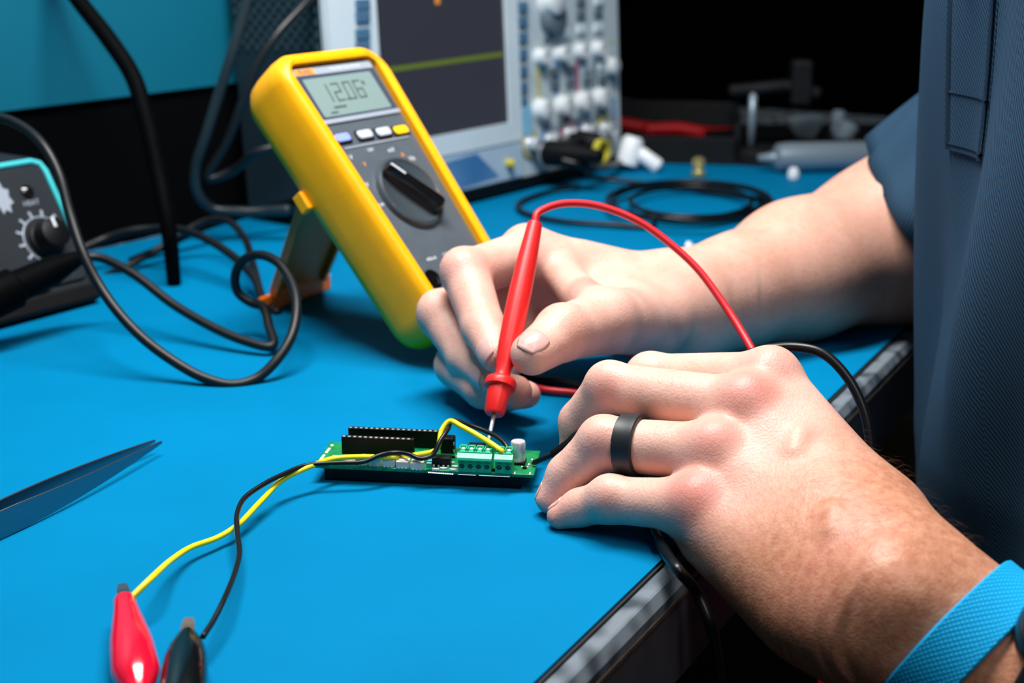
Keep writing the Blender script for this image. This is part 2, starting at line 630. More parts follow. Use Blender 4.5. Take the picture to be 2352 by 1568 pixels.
for ch, x in (('1', -0.0215), ('2', -0.0115), ('0', -0.0015), ('6', 0.0075)):
    segs += digit(ch, x, 0.1515, 0.0068, 0.0128, 0.0013)
segs.append(box(-0.0032, -0.0018, 0.1515, 0.153, LZ - 0.0002, LZ + 0.0001))
segs += [box(0.0165, 0.0185, 0.1605, 0.163, LZ - 0.0002, LZ + 0.0001)]
segs += [box(-0.018 + k * 0.0012, -0.0172 + k * 0.0012, 0.1472, 0.1486, LZ - 0.0002, LZ + 0.0001) for k in range(9)]
segs += [box(-0.023, -0.017, 0.1442, 0.1452, LZ - 0.0002, LZ + 0.0001)]
build('lcd_digits', merge(*segs), M_SEG, dsp)
build('maker_plate', prism(rrect(-0.0332, -0.0165, 0.1718, 0.1756, 0.0006), FW + 0.0008, FW + 0.0012), M_ORANGEM, dsp)
build('maker_lettering', shift(text_mesh('FLUKE', 0.0036), -0.0248, 0.1737, FW + 0.0013), M_GREY, dsp)
build('model_lettering', shift(text_mesh('TRUE RMS MULTIMETER', 0.0026), 0.010, 0.1737, FW + 0.001), M_WHITEM, dsp)
for (x, y), m_ in zip(((786, 320), (837, 312), (880, 306), (920, 302)), (M_BTNB, M_BTN, M_BTN, M_BTNY)):
    u, v = mh(x, y)
    build('button_well', prism(rrect(u - 0.0072, u + 0.0072, v - 0.0036, v + 0.0042, 0.002), FW - 0.0004, FW + 0.0003), M_BLACKP, meter)
    build('button', prism(rrect(u - 0.006, u + 0.006, v - 0.0022, v + 0.0034, 0.002), FW, FW + 0.0017), m_, meter, bevel=0.0006)
v0 = mh(850, 328)[1]
build('divider_line', prism(rrect(-0.029, 0.029, v0 - 0.0011, v0 - 0.0002, 0.0003), FW, FW + 0.0004), M_GREYL, meter)
du, dv = 0.0005, 0.0852
dial = build('rotary_dial', shift(lathe([(0.0245, FW - 0.0005), (0.0245, FW + 0.0004), (0.0232, FW + 0.0026), (0.0215, FW + 0.0032), (0.0195, FW + 0.0018), (0.001, FW + 0.0012)], 40), du, dv), M_KNOBGREY, meter, smooth=True, auto=True)
kb = rrect(-0.0048, 0.0048, -0.0205, 0.0215, 0.004, 5)
kb = [(x * (1 - 0.4 * max(0, y) / 0.0215), y) for x, y in kb]
rot = math.radians(39)
kn = loft([[(x * s, y * s2, z) for x, y in kb] for s, s2, z in ((1.35, 1.02, FW), (1.1, 1.0, FW + 0.005), (0.9, 0.97, FW + 0.009), (0.5, 0.93, FW + 0.0102))])
knb = build('knob_grip', shift(kn, du, dv, 0, 1, rot), M_GLOSSBLK, dial, smooth=True, auto=True)
build('pointer_mark', shift(box(-0.0006, 0.0006, 0.010, 0.0203, FW + 0.0095, FW + 0.0106), du, dv, 0, 1, rot), M_WHITEM, dial)
marks = [(806, 362, 'V', 0), (851, 345, 'OFF', 0), (898, 345, 'mV', 1), (925, 356, 'A', 1), (946, 364, 'Hz', 0), (837, 378, 'V', 1), (843, 425, 'V', 1), (873, 472, 'COM', 0), (982, 402, 'A', 0), (1004, 445, 'mA', 1), (985, 440, 'V', 0), (995, 420, 'o', 0)]
for i, (x, y, s, oc) in enumerate(marks):
    u, v = mh(x, y)
    build('range_lettering', shift(text_mesh(s, 0.0044 if len(s) < 3 else 0.003), u, v, FW + 0.0002), M_ORANGEM if (oc and i % 2) else M_WHITEM, meter)
for k, u in enumerate((-0.024, -0.008, 0.008, 0.024)):
    j = build('input_jack', shift(lathe([(0.0062, FW - 0.0004), (0.0062, FW + 0.0008), (0.0048, FW + 0.001), (0.0046, FW + 0.0002)], 20), u * 0.95, 0.030), M_GLOSSBLK if k != 3 else M_REDW, meter, smooth=True, auto=True)
for u in (-0.014, 0.0, 0.012):
    build('jack_lettering', shift(text_mesh('400mA' if u < 0 else 'COM', 0.003), u, 0.042, FW + 0.0002), M_WHITEM, meter)
# holster stand: legs down from the hinge to the mat
fa, fb = G(603, 722), G(762, 664)
inv = MET.inverted()
la, lb = np.array(inv @ Vector(fa)), np.array(inv @ Vector(fb))
hg = np.array([0, 0.125, 0.0])
wst = 0.024


def strip(p0, p1, q0, q1, t):
    nrm = np.cross(p1 - p0, q0 - p0)
    nrm = nrm / np.linalg.norm(nrm) * t
    V = [p0, p1, q1, q0, p0 + nrm, p1 + nrm, q1 + nrm, q0 + nrm]
    return [tuple(v) for v in V], [(0, 3, 2, 1), (4, 5, 6, 7), (0, 1, 5, 4), (1, 2, 6, 5), (2, 3, 7, 6), (3, 0, 4, 7)]


fm = (la + lb) / 2
ue = np.array([1., 0, 0])
ud = (lb - la) / np.linalg.norm(lb - la)
half = np.linalg.norm(lb - la) / 2
top_l, top_r = hg - ue * 0.027, hg + ue * 0.027
up_ = np.array(inv.to_3x3() @ Vector((0, 0, 1)))
mid_l, mid_r = fm - ud * half * 0.74 + up_ * 0.011, fm + ud * half * 0.74 + up_ * 0.011
stand = build('tilt_stand', strip(top_l, top_r, mid_l, mid_r, 0.003), M_YELSHADE, meter, bevel=0.0008)
build('stand_foot', strip(fm - ud * half + up_ * 0.011, fm + ud * half + up_ * 0.011, fm - ud * half * 0.98, fm + ud * half * 0.98, 0.0035), M_YELSHADE, stand, bevel=0.0012)
build('stand_rib', strip(top_l, top_l + ue * 0.003, mid_l, mid_l + ud * 0.003, -0.004), M_YELSHADE, stand)
build('stand_rib', strip(top_r - ue * 0.003, top_r, mid_r - ud * 0.003, mid_r, -0.004), M_YELSHADE, stand)
build('probe_holder', box(-0.0455, -0.040, 0.104, 0.116, -0.003, 0.005), M_YEL, meter, bevel=0.001)

# ------------------------------------------------------------------ oscilloscope
MS = lean_frame(SORG, AS, math.radians(3.0))
scope = thing('oscilloscope', 'pale oscilloscope with dark screen and many knobs behind the multimeter', 'oscilloscope', MS)
SH = 0.29


def sh_(x, y, lw=0.0):
    return hit(MS, x, y, lw)


build('case', loft([[(x, y, z) for x, y in rrect(0.0, SW, 0, SH, 0.008, 3)] for z in (-0.105, -0.004)]), M_SCOPESIDE, scope, bevel=0.002)
build('control_panel', prism(rrect(0.0, SW, 0.0, SH, 0.008, 4), -0.004, 0.001), M_SCOPEP, scope, bevel=0.001)
for u in (0.03, SW - 0.03):
    build('foot', box(u - 0.02, u + 0.02, -0.0115, 0.001, -0.09, -0.008), M_BLACKP, scope, bevel=0.002)
build('base_lip', box(0.004, SW - 0.002, -0.009, 0.001, -0.012, 0.003), M_BLACKP, scope, bevel=0.002)
sl, sb = sh_(868, 200)[0], sh_(1000, 322)[1]
sr = sh_(1163, 270)[0]
sb = (sh_(990, 318)[1] + sh_(1163, 277)[1]) / 2
br = sh_(1190, 250)[0]
bb = (sh_(990, 368)[1] + sh_(1180, 318)[1]) / 2
bz = build('screen_bezel', merge(box(0.001, sl, bb, SH - 0.004, 0.0, 0.004), box(sr, br, bb, SH - 0.004, 0.0, 0.004), box(sl, sr, bb, sb, 0.0, 0.004), box(sl, sr, SH - 0.03, SH - 0.004, 0, 0.004)), M_SCOPE, scope)
build('screen', box(sl, sr, sb, SH - 0.03, 0.0005, 0.002), M_SCREEN, bz)
t0, t1 = sh_(885, 162, 0.006), sh_(1145, 126, 0.006)
build('trace_line', strip(np.array([sl + 0.002, t0[1] - 0.0022, 0.0019]), np.array([sr - 0.004, t1[1] - 0.0022, 0.0019]), np.array([sl + 0.002, t0[1] + 0.0018, 0.0019]), np.array([sr - 0.004, t1[1] + 0.0018, 0.0019]), 0.0006), M_TRACE, bz)
tu, tv = sh_(1013, 4, 0.006)
build('trigger_mark', box(tu - 0.003, tu + 0.003, tv - 0.002, tv + 0.004, 0.0019, 0.0024), M_ORANGEM, bz)
build('lower_panel', box(0.001, br, 0.002, bb, 0.0, 0.0032), M_SCOPEL, scope, bevel=0.001)
q = [sh_(1010, 378, 0.005), sh_(1098, 352, 0.005), sh_(1150, 405, 0.005), sh_(1040, 440, 0.005)]
build('blue_sticker', prism([q[3], q[2], q[1], q[0]], 0.003, 0.0036), M_STICK, scope)
q = sh_(1170, 375, 0.005)
build('test_point', shift(lathe([(0.004, 0), (0.004, 0.006), (0.002, 0.008)], 12), q[0], q[1], 0.003), M_CHY, scope, smooth=True, auto=True)
for y in (10, 38, 78, 108):
    u, v = sh_(848, y, 0.012)
    build('soft_key', box(u - 0.008, u + 0.008, v - 0.0045, v + 0.0045, 0.0035, 0.0065), M_SBTN, scope, bevel=0.001)
for y in (16, 50, 86, 124, 162, 200, 234):
    u, v = sh_(1197, y)
    build('menu_key', box(u - 0.006, u + 0.006, v - 0.0045, v + 0.0045, 0, 0.004), M_SBTN, scope, bevel=0.001)
u, v = sh_(1203, 275)
build('power_key', prism(rrect(u - 0.009, u + 0.009, v - 0.014, v + 0.012, 0.003), 0, 0.004), mat('pale_blue_key', rgb(130, 190, 220), 0.4), scope, bevel=0.001)


def knob(x, y, r, h, m_, nm='knob'):
    u, v = sh_(x, y, h * 0.6)
    o = build(nm, shift(lathe([(r * 1.15, 0), (r * 1.12, h * 0.25), (r, h * 0.3), (r * 0.94, h * 0.92), (r * 0.8, h)], 20), u, v), m_, scope, smooth=True, auto=True)
    build('knob_mark', box(u - 0.0008, u + 0.0008, v + r * 0.3, v + r * 0.8, h, h + 0.0006), M_SKNOBD, o)


for x, y in ((1248, 131), (1294, 124), (1338, 118), (1379, 113)):
    knob(x, y, 0.0075, 0.011, M_SKNOB)
for x, y in ((1251, 252), (1300, 243), (1345, 234), (1385, 226)):
    knob(x, y, 0.0098, 0.012, M_SKNOB)
knob(1408, 152, 0.0085, 0.012, M_SKNOB)
knob(1276, 42, 0.015, 0.012, M_SKNOBD)
knob(1272, 4, 0.013, 0.016, M_SKNOB)
for x, y in ((1330, 34), (1370, 30), (1330, 68), (1370, 64), (1256, 84), (1296, 78), (1330, 4), (1372, 2), (1270, 165), (1306, 160), (1345, 155), (1380, 150), (1270, 195), (1306, 190), (1345, 186), (1380, 182), (1288, 283), (1325, 276), (1372, 262)):
    u, v = sh_(x, y)
    build('panel_key', box(u - 0.007, u + 0.007, v - 0.004, v + 0.004, 0, 0.0035), M_SKNOBD if (x + y) % 3 else M_SCOPE, scope, bevel=0.0008)
for (x0, y0, x1, y1), m_ in (((1232, 130, 1234, 250), M_CHY), ((1274, 122, 1280, 245), M_CHB), ((1321, 108, 1324, 230), M_CHM), ((1404, 90, 1406, 100), M_CHG), ((1362, 110, 1364, 205), M_SKNOBD), ((1408, 225, 1411, 285), M_CHB)):
    a, b2 = sh_(x0, y0), sh_(x1, y1)
    build('channel_stripe', box(a[0] - 0.002, a[0] + 0.002, b2[1], a[1], 0, 0.0015), m_, scope)
for (x, y), m_ in zip(((1212, 330), (1258, 320), (1302, 306), (1342, 300), (1384, 295)), (M_CHY, M_CHB, M_CHM, M_CHB, M_CHY)):
    u, v = sh_(x, y)
    bn = build('input_socket', shift(lathe([(0.0105, 0), (0.0105, 0.003), (0.0062, 0.0035), (0.0062, 0.014), (0.0045, 0.0145), (0.0045, 0.008)], 20), u, v), M_STEEL, scope, smooth=True, auto=True)
    build('socket_ring', shift(lathe([(0.0125, 0.0005), (0.0125, 0.0035), (0.0108, 0.0035), (0.0108, 0.0005)], 20), u, v), m_, bn)
    if x in (1302, 1384):
        build('socket_flag', box(u - 0.004, u + 0.004, v + 0.012, v + 0.024, 0, 0.002), m_, bn)
vent = []
for i in range(17):
    for j in range(14):
        z, y = -0.099 + i * 0.0056, 0.135 + j * 0.0095 + (i % 2) * 0.0045
        vent.append(box(-0.0016, 0.001, y, y + 0.0052, z, z + 0.003))
tag(build('side_vents', merge(*vent), mat('vent_rib', rgb(46, 66, 74), 0.45), scope), None, None, kind='stuff')
# probe plug in the left sockets
pu, pv = sh_(1232, 350)
plug = thing('scope_probe_plug', 'black probe plug with yellow collar in the oscilloscope sockets', 'probe plug', MS @ Matrix.Translation((pu, pv, 0.013)))
build('plug_body', xf(lathe([(0.012, 0), (0.0125, 0.006), (0.011, 0.026), (0.008, 0.04), (0.0055, 0.06)], 20), Matrix.Identity(4)), M_BLACKP, plug, smooth=True, auto=True)
build('plug_body', shift(lathe([(0.012, -0.004), (0.0125, 0.006), (0.011, 0.022), (0.006, 0.03)], 20), 0.05, 0.003), M_BLACKP, plug, smooth=True, auto=True)
build('plug_bridge', box(-0.004, 0.058, -0.010, 0.010, 0.0, 0.016), M_BLACKP, plug, bevel=0.003)
build('marker_ring', shift(lathe([(0.0115, 0.030), (0.0115, 0.036), (0.0085, 0.036), (0.0085, 0.030)], 20), 0.042, -0.002), M_CHY, plug)

# ------------------------------------------------------------------ soldering station
MST = lean_frame(G(231, 692) + (0, 0, 0.006), math.radians(35), math.radians(30))
station = thing('soldering_station', 'dark grey soldering station with bright teal rim at the left edge', 'soldering station', MST)
SWD, SHT = 0.155, 0.099
u0 = -SWD
# body follows the sloped face, vertical back
cosb, sinb = math.cos(math.radians(30)), math.sin(math.radians(30))


def stw(u, hgt, back):
    """station point from across u, height and horizontal depth behind the face foot"""
    return (u, hgt * cosb - (-back) * 0 + (back * sinb), hgt * sinb - back * cosb)


rings = []
for u in (u0, 0.0):
    rings.append([stw(u, 0, 0), stw(u, SHT * cosb, SHT * sinb), stw(u, SHT * cosb, SHT * sinb + 0.09), stw(u, 0, SHT * sinb + 0.09)])
build('body', loft(rings), M_STATION, station, bevel=0.002)
build('base_lip', box(u0 + 0.002, -0.002, -0.004, 0.008, -0.04, 0.004), M_BLACKP, station, bevel=0.002)
build('face_panel', prism(rrect(u0 + 0.004, -0.004, 0.012, SHT - 0.004, 0.006), 0.0, 0.002), M_STATION, station, bevel=0.0006)
rp = [(u0 + 0.002, 0.010), (u0 + 0.002, SHT - 0.010), (u0 + 0.004, SHT - 0.004), (u0 + 0.010, SHT - 0.0015), (-0.010, SHT - 0.0015), (-0.004, SHT - 0.004), (-0.0018, SHT - 0.010), (-0.0015, 0.010)]
rp = [np.array([x, y, 0.0016]) for x, y in rp]
build('teal_rim', tube(rp, 0.0021, 8, raw=True), M_STATRIM, station, smooth=True)
ku, kv = hit(MST, 112, 545, 0.006)
dk = build('temperature_knob', shift(lathe([(0.0125, 0.002), (0.0125, 0.005), (0.011, 0.006), (0.010, 0.016), (0.008, 0.017)], 24), ku, kv), M_BLACKP, station, smooth=True, auto=True)
build('knob_pointer', box(ku - 0.001, ku + 0.001, kv + 0.003, kv + 0.010, 0.0168, 0.0176), M_WHITEM, dk)
for k in range(11):
    a = math.radians(20 + k * 27)
    cx, cy = ku + 0.0185 * math.cos(a), kv + 0.0185 * math.sin(a)
    build('scale_mark', shift(box(-0.0024, 0.0024, -0.0009, 0.0009, 0.0015, 0.0026), cx, cy, 0, 1, a), M_GREYL, station)
arc = [np.array([ku + 0.016 * math.cos(math.radians(a)), kv + 0.016 * math.sin(math.radians(a)), 0.0022]) for a in range(20, 300, 20)]
build('scale_arc', tube(arc, 0.0006, 6, 2), M_GREYL, station)
lu, lv = hit(MST, 62, 440, 0.002)
build('indicator_lamp', shift(lathe([(0.0045, 0.001), (0.0045, 0.0035), (0.003, 0.0045), (0.001, 0.005)], 16), lu, lv), M_GLOSSBLK, station, smooth=True, auto=True)
lu, lv = hit(MST, 72, 466, 0.002)
build('panel_lettering', shift(text_mesh('HEAT', 0.005), lu, lv, 0.0021), M_GREYL, station)
lu, lv = hit(MST, 2, 455, 0.002)
build('panel_emblem', shift(prism([(0.008 * math.cos(a / 8 * math.pi) * (1 if a % 2 else 0.7), 0.012 * math.sin(a / 8 * math.pi) * (1 if a % 2 else 0.7)) for a in range(16)], 0.001, 0.0026), lu, lv), M_GREYL, station)
lu, lv = hit(MST, 82, 666, 0.002)
build('panel_switch', shift(prism(rrect(-0.012, 0.012, -0.0025, 0.0025, 0.001), 0.001, 0.004), lu, lv, 0, 1, 0.25), M_WHITEM, station)
lu, lv = hit(MST, 155, 624, 0.002)
build('panel_lettering', shift(text_mesh('OFF', 0.006), lu, lv, 0.0021), M_GREYL, station)
sinv = MST.inverted()
pa, pb = np.array(sinv @ Vector(P(-30, 690, 0.835))), np.array(sinv @ Vector(P(165, 600, 0.872)))
build('iron_connector', along(tuple(pa), tuple(pb), [(0.011, -0.01), (0.0125, 0.0), (0.0125, 0.018), (0.010, 0.02), (0.009, 0.045), (0.0042, 0.066)], 20), M_RUBBER, station, smooth=True, auto=True)

# ------------------------------------------------------------------ cords in the background, left
def path(pts):
    return [P(*p) for p in pts]


def lead(name, pts, r, m_, label, cat='cable', n=12, per=10, group=None):
    return tag(build(name, tube(pts, r, n, per), m_, smooth=True), label, cat, group)


lead('soldering_iron_cord', path([(120, 622, .864), (170, 600, .872), (220, 590, .88), (300, 625, .873), (400, 700, .86), (490, 752, .848), (560, 782, .84), (618, 796, .836), (628, 790, .838), (618, 750, .85), (604, 705, .862), (575, 694, .866), (547, 672, .866), (540, 636, .862), (556, 600, .855), (592, 585, .848), (632, 598, .84), (664, 636, .83), (681, 695, .815), (670, 770, .80), (636, 826, .792), (590, 868, .788), (535, 883, .784), (470, 868, .784), (400, 830, .787), (330, 778, .79), (270, 715, .795), (225, 650, .80), (190, 580, .803), (160, 490, .81), (135, 400, .815), (100, 335, .82), (50, 290, .83), (-10, 270, .84), (-90, 290, .85), (-160, 380, .86)]),
     0.0029, M_CORD, 'black soldering iron cord curling into a loop in front of the yellow stand')
lead('thick_black_hose', [P(120, -90, 1.02), P(180, 0, 1.01), P(250, 90, 1.0), P(305, 175, .995), P(335, 270, .99), P(362, 390, .985), P(388, 530, .98), G(400, 650, 0.0015)], [0.006, 0.006, 0.0062, 0.006, 0.006, 0.0058, 0.0055, 0.005], M_RUBBER,
     'thick black hose hanging down in front of the teal panel', 'hose')
lead('black_power_cord', path([(190, 570, 1.02), (240, 548, 1.03), (300, 530, 1.03), (360, 524, 1.03), (420, 528, 1.02), (480, 552, 1.0), (540, 592, .98), (585, 640, .955), (606, 690, .935), (640, 720, .922)]),
     0.003, M_CORD, 'black cord arching over the mat behind the soldering iron cord loop')
lead('thin_black_cord', path([(225, 640, 1.03), (290, 612, 1.03), (360, 573, 1.05), (430, 528, 1.06), (480, 505, 1.06), (525, 508, 1.05), (560, 545, 1.03), (578, 595, .99), (590, 640, .96), (596, 668, .95)]),
     0.0027, M_CORD, 'thin black cord bowing beside the multimeter stand towards the soldering station')
lead('grey_mains_cord', path([(300, 600, 1.06), (380, 565, 1.08), (460, 525, 1.1), (540, 500, 1.13), (610, 480, 1.14), (665, 466, 1.15), (700, 456, 1.16)]),
     0.003, M_RUBBER, 'dark grey cord running from the mat back to the oscilloscope', per=8)
lead('grey_vertical_cord', path([(590, -80, 1.06), (562, 25, 1.065), (530, 130, 1.07), (500, 225, 1.08), (470, 320, 1.09), (450, 385, 1.1), (452, 440, 1.11), (490, 478, 1.12), (560, 486, 1.12), (620, 484, 1.12), (665, 482, 1.115)]),
     0.0042, mat('grey_cord', rgb(34, 48, 54), 0.35), 'grey cord falling from the top edge beside the teal panel')
lead('dark_looped_cord', path([(735, -30, 1.1), (690, 20, 1.085), (640, 75, 1.075), (590, 150, 1.075), (555, 240, 1.08), (520, 330, 1.09), (478, 408, 1.1), (530, 395, 1.1), (590, 350, 1.08), (640, 335, 1.08)]),
     0.0035, mat('dark_teal_cord', rgb(14, 22, 26), 0.4), 'dark cord sagging down along the vented side of the oscilloscope')

# ------------------------------------------------------------------ circuit board
bz0 = 0.0085
bFL, bFR, bBL = G(721, 1067, bz0), G(1226, 1090, bz0), G(744, 1013, bz0)
bx = (bFR - bFL)
BW = float(np.linalg.norm(bx))
bx = bx / BW
by = np.cross([0, 0, 1.], bx)
BD = float((bBL - bFL) @ by)
MPC = frame(bFL, bx, by, (0, 0, 1))
pcb = thing('circuit_board', 'green circuit board with terminal blocks and two tall black headers', 'circuit board', MPC)


def pc(x, y, z=0.0):
    return hit(MPC, x, y, z)


build('board', box(0, BW, 0, BD, -0.0016, 0), M_PCB, pcb, bevel=0.0003)
build('lower_header', box(0.004, BW - 0.006, 0.003, 0.0075, -0.0084, -0.0016), M_BLACKP, pcb)
build('lower_header', box(0.004, BW - 0.006, BD - 0.009, BD - 0.0045, -0.0084, -0.0016), M_BLACKP, pcb)


def header(x0, x1, xr, y0, y1, hgt, nm):
    a = pc(x0, y1, 0)
    e = pc(x1, y1 + (x1 - x0) * 0.055, 0)
    ux0, uy, ux1 = a[0], a[1], e[0]
    h = build(nm, box(ux0, ux1, uy, uy + 0.0026, 0, hgt), M_BLACKP, pcb, bevel=0.0002)
    n = int((ux1 - ux0) / 0.00254)
    pins = [box(ux0 + 0.0006 + k * 0.00254, ux0 + 0.0018 + k * 0.00254, uy + 0.0002, uy + 0.0011, hgt - 0.0003, hgt + 0.00018) for k in range(n)]
    tag(build('contacts', merge(*pins), M_TIN, h), None, None, kind='stuff')
    return h


# bases of the headers on the board: solve from the top edges at header height
HH = 0.0086
for (x0, y0), (x1, y1) in (((804, 975), (1012, 990)), ((784, 1002), (950, 1010))):
    a, e = pc(x0, y0, HH), pc(x1, y1, HH)
    yy = min((a[1] + e[1]) / 2, BD - 0.0035)
    h = build('pin_header', box(a[0], e[0], yy, yy + 0.0026, 0, HH), M_BLACKP, pcb, bevel=0.0002)
    n = int((e[0] - a[0]) / 0.00254)
    pins = [box(a[0] + 0.0006 + k * 0.00254, a[0] + 0.0018 + k * 0.00254, yy + 0.0001, yy + 0.0010, HH - 0.0003, HH + 0.0002) for k in range(n)]
    tag(build('contacts', merge(*pins), M_TIN, h), None, None, kind='stuff')
a = pc(1027, 1042)
blk = build('box_connector', shift(prism(rrect(-0.0032, 0.0032, 0, 0.0062, 0.0008), 0, 0.0075), a[0], a[1]), M_BLACKP, pcb, bevel=0.0008)
build('connector_pins', merge(*[box(a[0] + 0.0030, a[0] + 0.0035, a[1] - 0.0003, a[1] + 0.0004, z, z + 0.0012) for z in (0.001, 0.0045)]), M_TIN, blk)
# LEDs along the front
for x, y in ((832, 1069), (860, 1071), (892, 1073), (924, 1076), (957, 1079)):
    u, v = pc(x, y)
    l = build('led', box(u - 0.0029, u + 0.0029, v, v + 0.005, 0, 0.0034), M_LED, pcb, bevel=0.0003)
    build('led_lens', shift(lathe([(0.0023, 0.0033), (0.0021, 0.0039), (0.0008, 0.0042)], 16), u, v + 0.0025), M_LEDD, l, smooth=True)
    for k in range(3):
        build('led_terminal', box(u - 0.002 + k * 0.0016, u - 0.0012 + k * 0.0016, v - 0.0003, v + 0.0002, 0, 0.0007), M_TIN, l)
u, v = pc(800, 1066)
build('led', box(u - 0.003, u + 0.003, v, v + 0.005, 0, 0.002), M_LED, pcb, bevel=0.0003)
# integrated circuit and small parts
u, v = pc(1013, 1073)
ic = build('chip', box(u - 0.0042, u + 0.0042, v, v + 0.005, 0.0003, 0.0045), M_BLACKP, pcb, bevel=0.0003)
for k in range(4):
    for s in (0, 1):
        build('chip_leg', box(u - 0.0036 + k * 0.0022, u - 0.0028 + k * 0.0022, v - 0.0009 + s * 0.006, v + 0.0003 + s * 0.0056, 0, 0.0012), M_TIN, ic)
u, v = pc(985, 1074)
for k, m_ in enumerate((M_CERAM, M_CERAM)):
    build('capacitor_chip', box(u - 0.0012, u + 0.0012, v + k * 0.0032, v + 0.0018 + k * 0.0032, 0, 0.0022), m_, pcb, bevel=0.0002)
random.seed(4)
for x, y in ((1036, 1066), (1041, 1052), (1046, 1075), (1018, 1079), (1000, 1081), (1133, 1082), (1205, 1077), (1194, 1068), (1040, 1082)):
    u, v = pc(x, y)
    r_ = build('resistor_chip', box(u - 0.0010, u + 0.0010, v, v + 0.0012, 0, 0.0009), M_BLACKP if x % 2 else M_LED, pcb)
    build('solder_end', merge(box(u - 0.0016, u - 0.0009, v, v + 0.0012, 0, 0.001), box(u + 0.0009, u + 0.0016, v, v + 0.0012, 0, 0.001)), M_TIN, r_)


def terminal(xl, yl, xr, yr, ways):
    a, e = pc(xl, yl), pc(xr, yr)
    wdt = e[0] - a[0]
    y0 = (a[1] + e[1]) / 2
    # side profile (y, z): front wall, sloped shoulder, top
    prf = [(0, 0), (0, 0.0062), (0.0012, 0.0078), (0.0016, 0.0094), (0.0078, 0.0094), (0.0086, 0.007), (0.0086, 0)]
    t = build('terminal_block', loft([[(x, y0 + y, z) for y, z in prf] for x in (a[0], a[0] + wdt)]), M_TERM, pcb, bevel=0.0003)
    build('shoulder_ledge', loft([[(x, y0 + y, z) for y, z in ((-0.0012, 0.0062), (-0.0008, 0.0072), (0.0016, 0.0088), (0.0016, 0.0062))] for x in (a[0] - 0.0003, a[0] + wdt + 0.0003)]), M_TERM, t)
    pw = wdt / ways
    for k in range(ways):
        cx = a[0] + pw * (k + 0.5)
        build('wire_mouth', xf(lathe([(pw * 0.42, 0), (pw * 0.42, 0.0006), (pw * 0.34, 0.0006), (pw * 0.34, 0.0001)], 18), Matrix.Translation((cx, y0 - 0.0001, 0.0032)) @ Matrix.Rotation(math.radians(90), 4, 'X')), M_TERM, t)
        build('mouth_shade', xf(lathe([(pw * 0.36, 0), (pw * 0.36, 0.0003)], 18), Matrix.Translation((cx, y0, 0.0032)) @ Matrix.Rotation(math.radians(90), 4, 'X')), M_TERMSHADE, t)
        build('screw_wall', merge(box(cx - pw * 0.45, cx - pw * 0.3, y0 + 0.002, y0 + 0.0072, 0.009, 0.0106), box(cx + pw * 0.3, cx + pw * 0.45, y0 + 0.002, y0 + 0.0072, 0.009, 0.0106), box(cx - pw * 0.45, cx + pw * 0.45, y0 + 0.0062, y0 + 0.0072, 0.009, 0.0106)), M_TERM, t, bevel=0.0002)
        build('screw', shift(lathe([(pw * 0.28, 0.009), (pw * 0.28, 0.0098), (pw * 0.2, 0.0101)], 14), cx, y0 + 0.0045), M_TIN, t, smooth=True, auto=True)
    return a[0], y0, wdt


terminal(1052, 1083, 1128, 1087, 4)
t2 = terminal(1137, 1087, 1176, 1089, 2)
# electrolytic capacitor
u, v = pc(1190, 1062)
cpc = build('capacitor_can', shift(lathe([(0.0033, 0.0012), (0.0034, 0.0026), (0.0031, 0.0031), (0.0034, 0.0036), (0.0034, 0.0100), (0.0031, 0.0105), (0.0006, 0.0103)], 24), u, v), M_TIN, pcb, smooth=True, auto=True)
build('capacitor_base', box(u - 0.0036, u + 0.0036, v - 0.0036, v + 0.0036, 0, 0.0013), M_BLACKP, cpc, bevel=0.0003)
# black part the red probe touches
tip_px = (1118, 1029)
u, v = pc(1103, 1037, 0.0)
v = min(v, BD - 0.004)
sot = build('regulator_chip', box(u - 0.0056, u + 0.0046, v, v + 0.0034, 0.0, 0.0034), M_BLACKP, pcb, bevel=0.0003)
for k in range(3):
    build('chip_leg', box(u - 0.0045 + k * 0.0034, u - 0.0037 + k * 0.0034, v - 0.001, v + 0.0003, 0, 0.0011), M_TIN, sot)
build('test_pad', shift(lathe([(0.0009, 0), (0.0009, 0.0012), (0.0004, 0.0015)], 10), u + 0.0036, v + 0.0012, 0.003), M_TIN, sot)
# silk screen
sk = []
for k in range(9):
    if k % 4 != 3:
        x, y = pc(722 + k * 2.6, 1053 - k * 3.9)
        x = max(x, 0.0014) + k * 0.0001
        sk.append(box(x - 0.0005, x + 0.0007, y - 0.001, y + 0.001, 0.00002, 0.00012))
for k in range(14):
    x, y = pc(985 + k * 4.2, 1085 + k * 0.3)
    sk.append(box(x - 0.0003, x + 0.0003, y - 0.0006, y + 0.0006, 0.00002, 0.00012))
for x, y, wd in ((762, 1046, 0.012), (1052, 1090, 0.008), (1100, 1092, 0.008), (1140, 1094, 0.006), (1180, 1089, 0.0005), (1215, 1090, 0.0005)):
    x, y = pc(x, y)
    sk.append(box(x, x + wd, y, y + 0.0003 if wd > 0.001 else y + 0.003, 0.00002, 0.00012))
tag(build('silkscreen', merge(*sk), M_SILK, pcb), None, None, kind='stuff')
# small right hand pins
for x, y in ((1215, 1071), (1222, 1060)):
    u, v = pc(x, y)
    build('solder_pad', shift(lathe([(0.0008, 0), (0.0006, 0.0012), (0.0002, 0.0015)], 10), u, v), M_TIN, pcb)

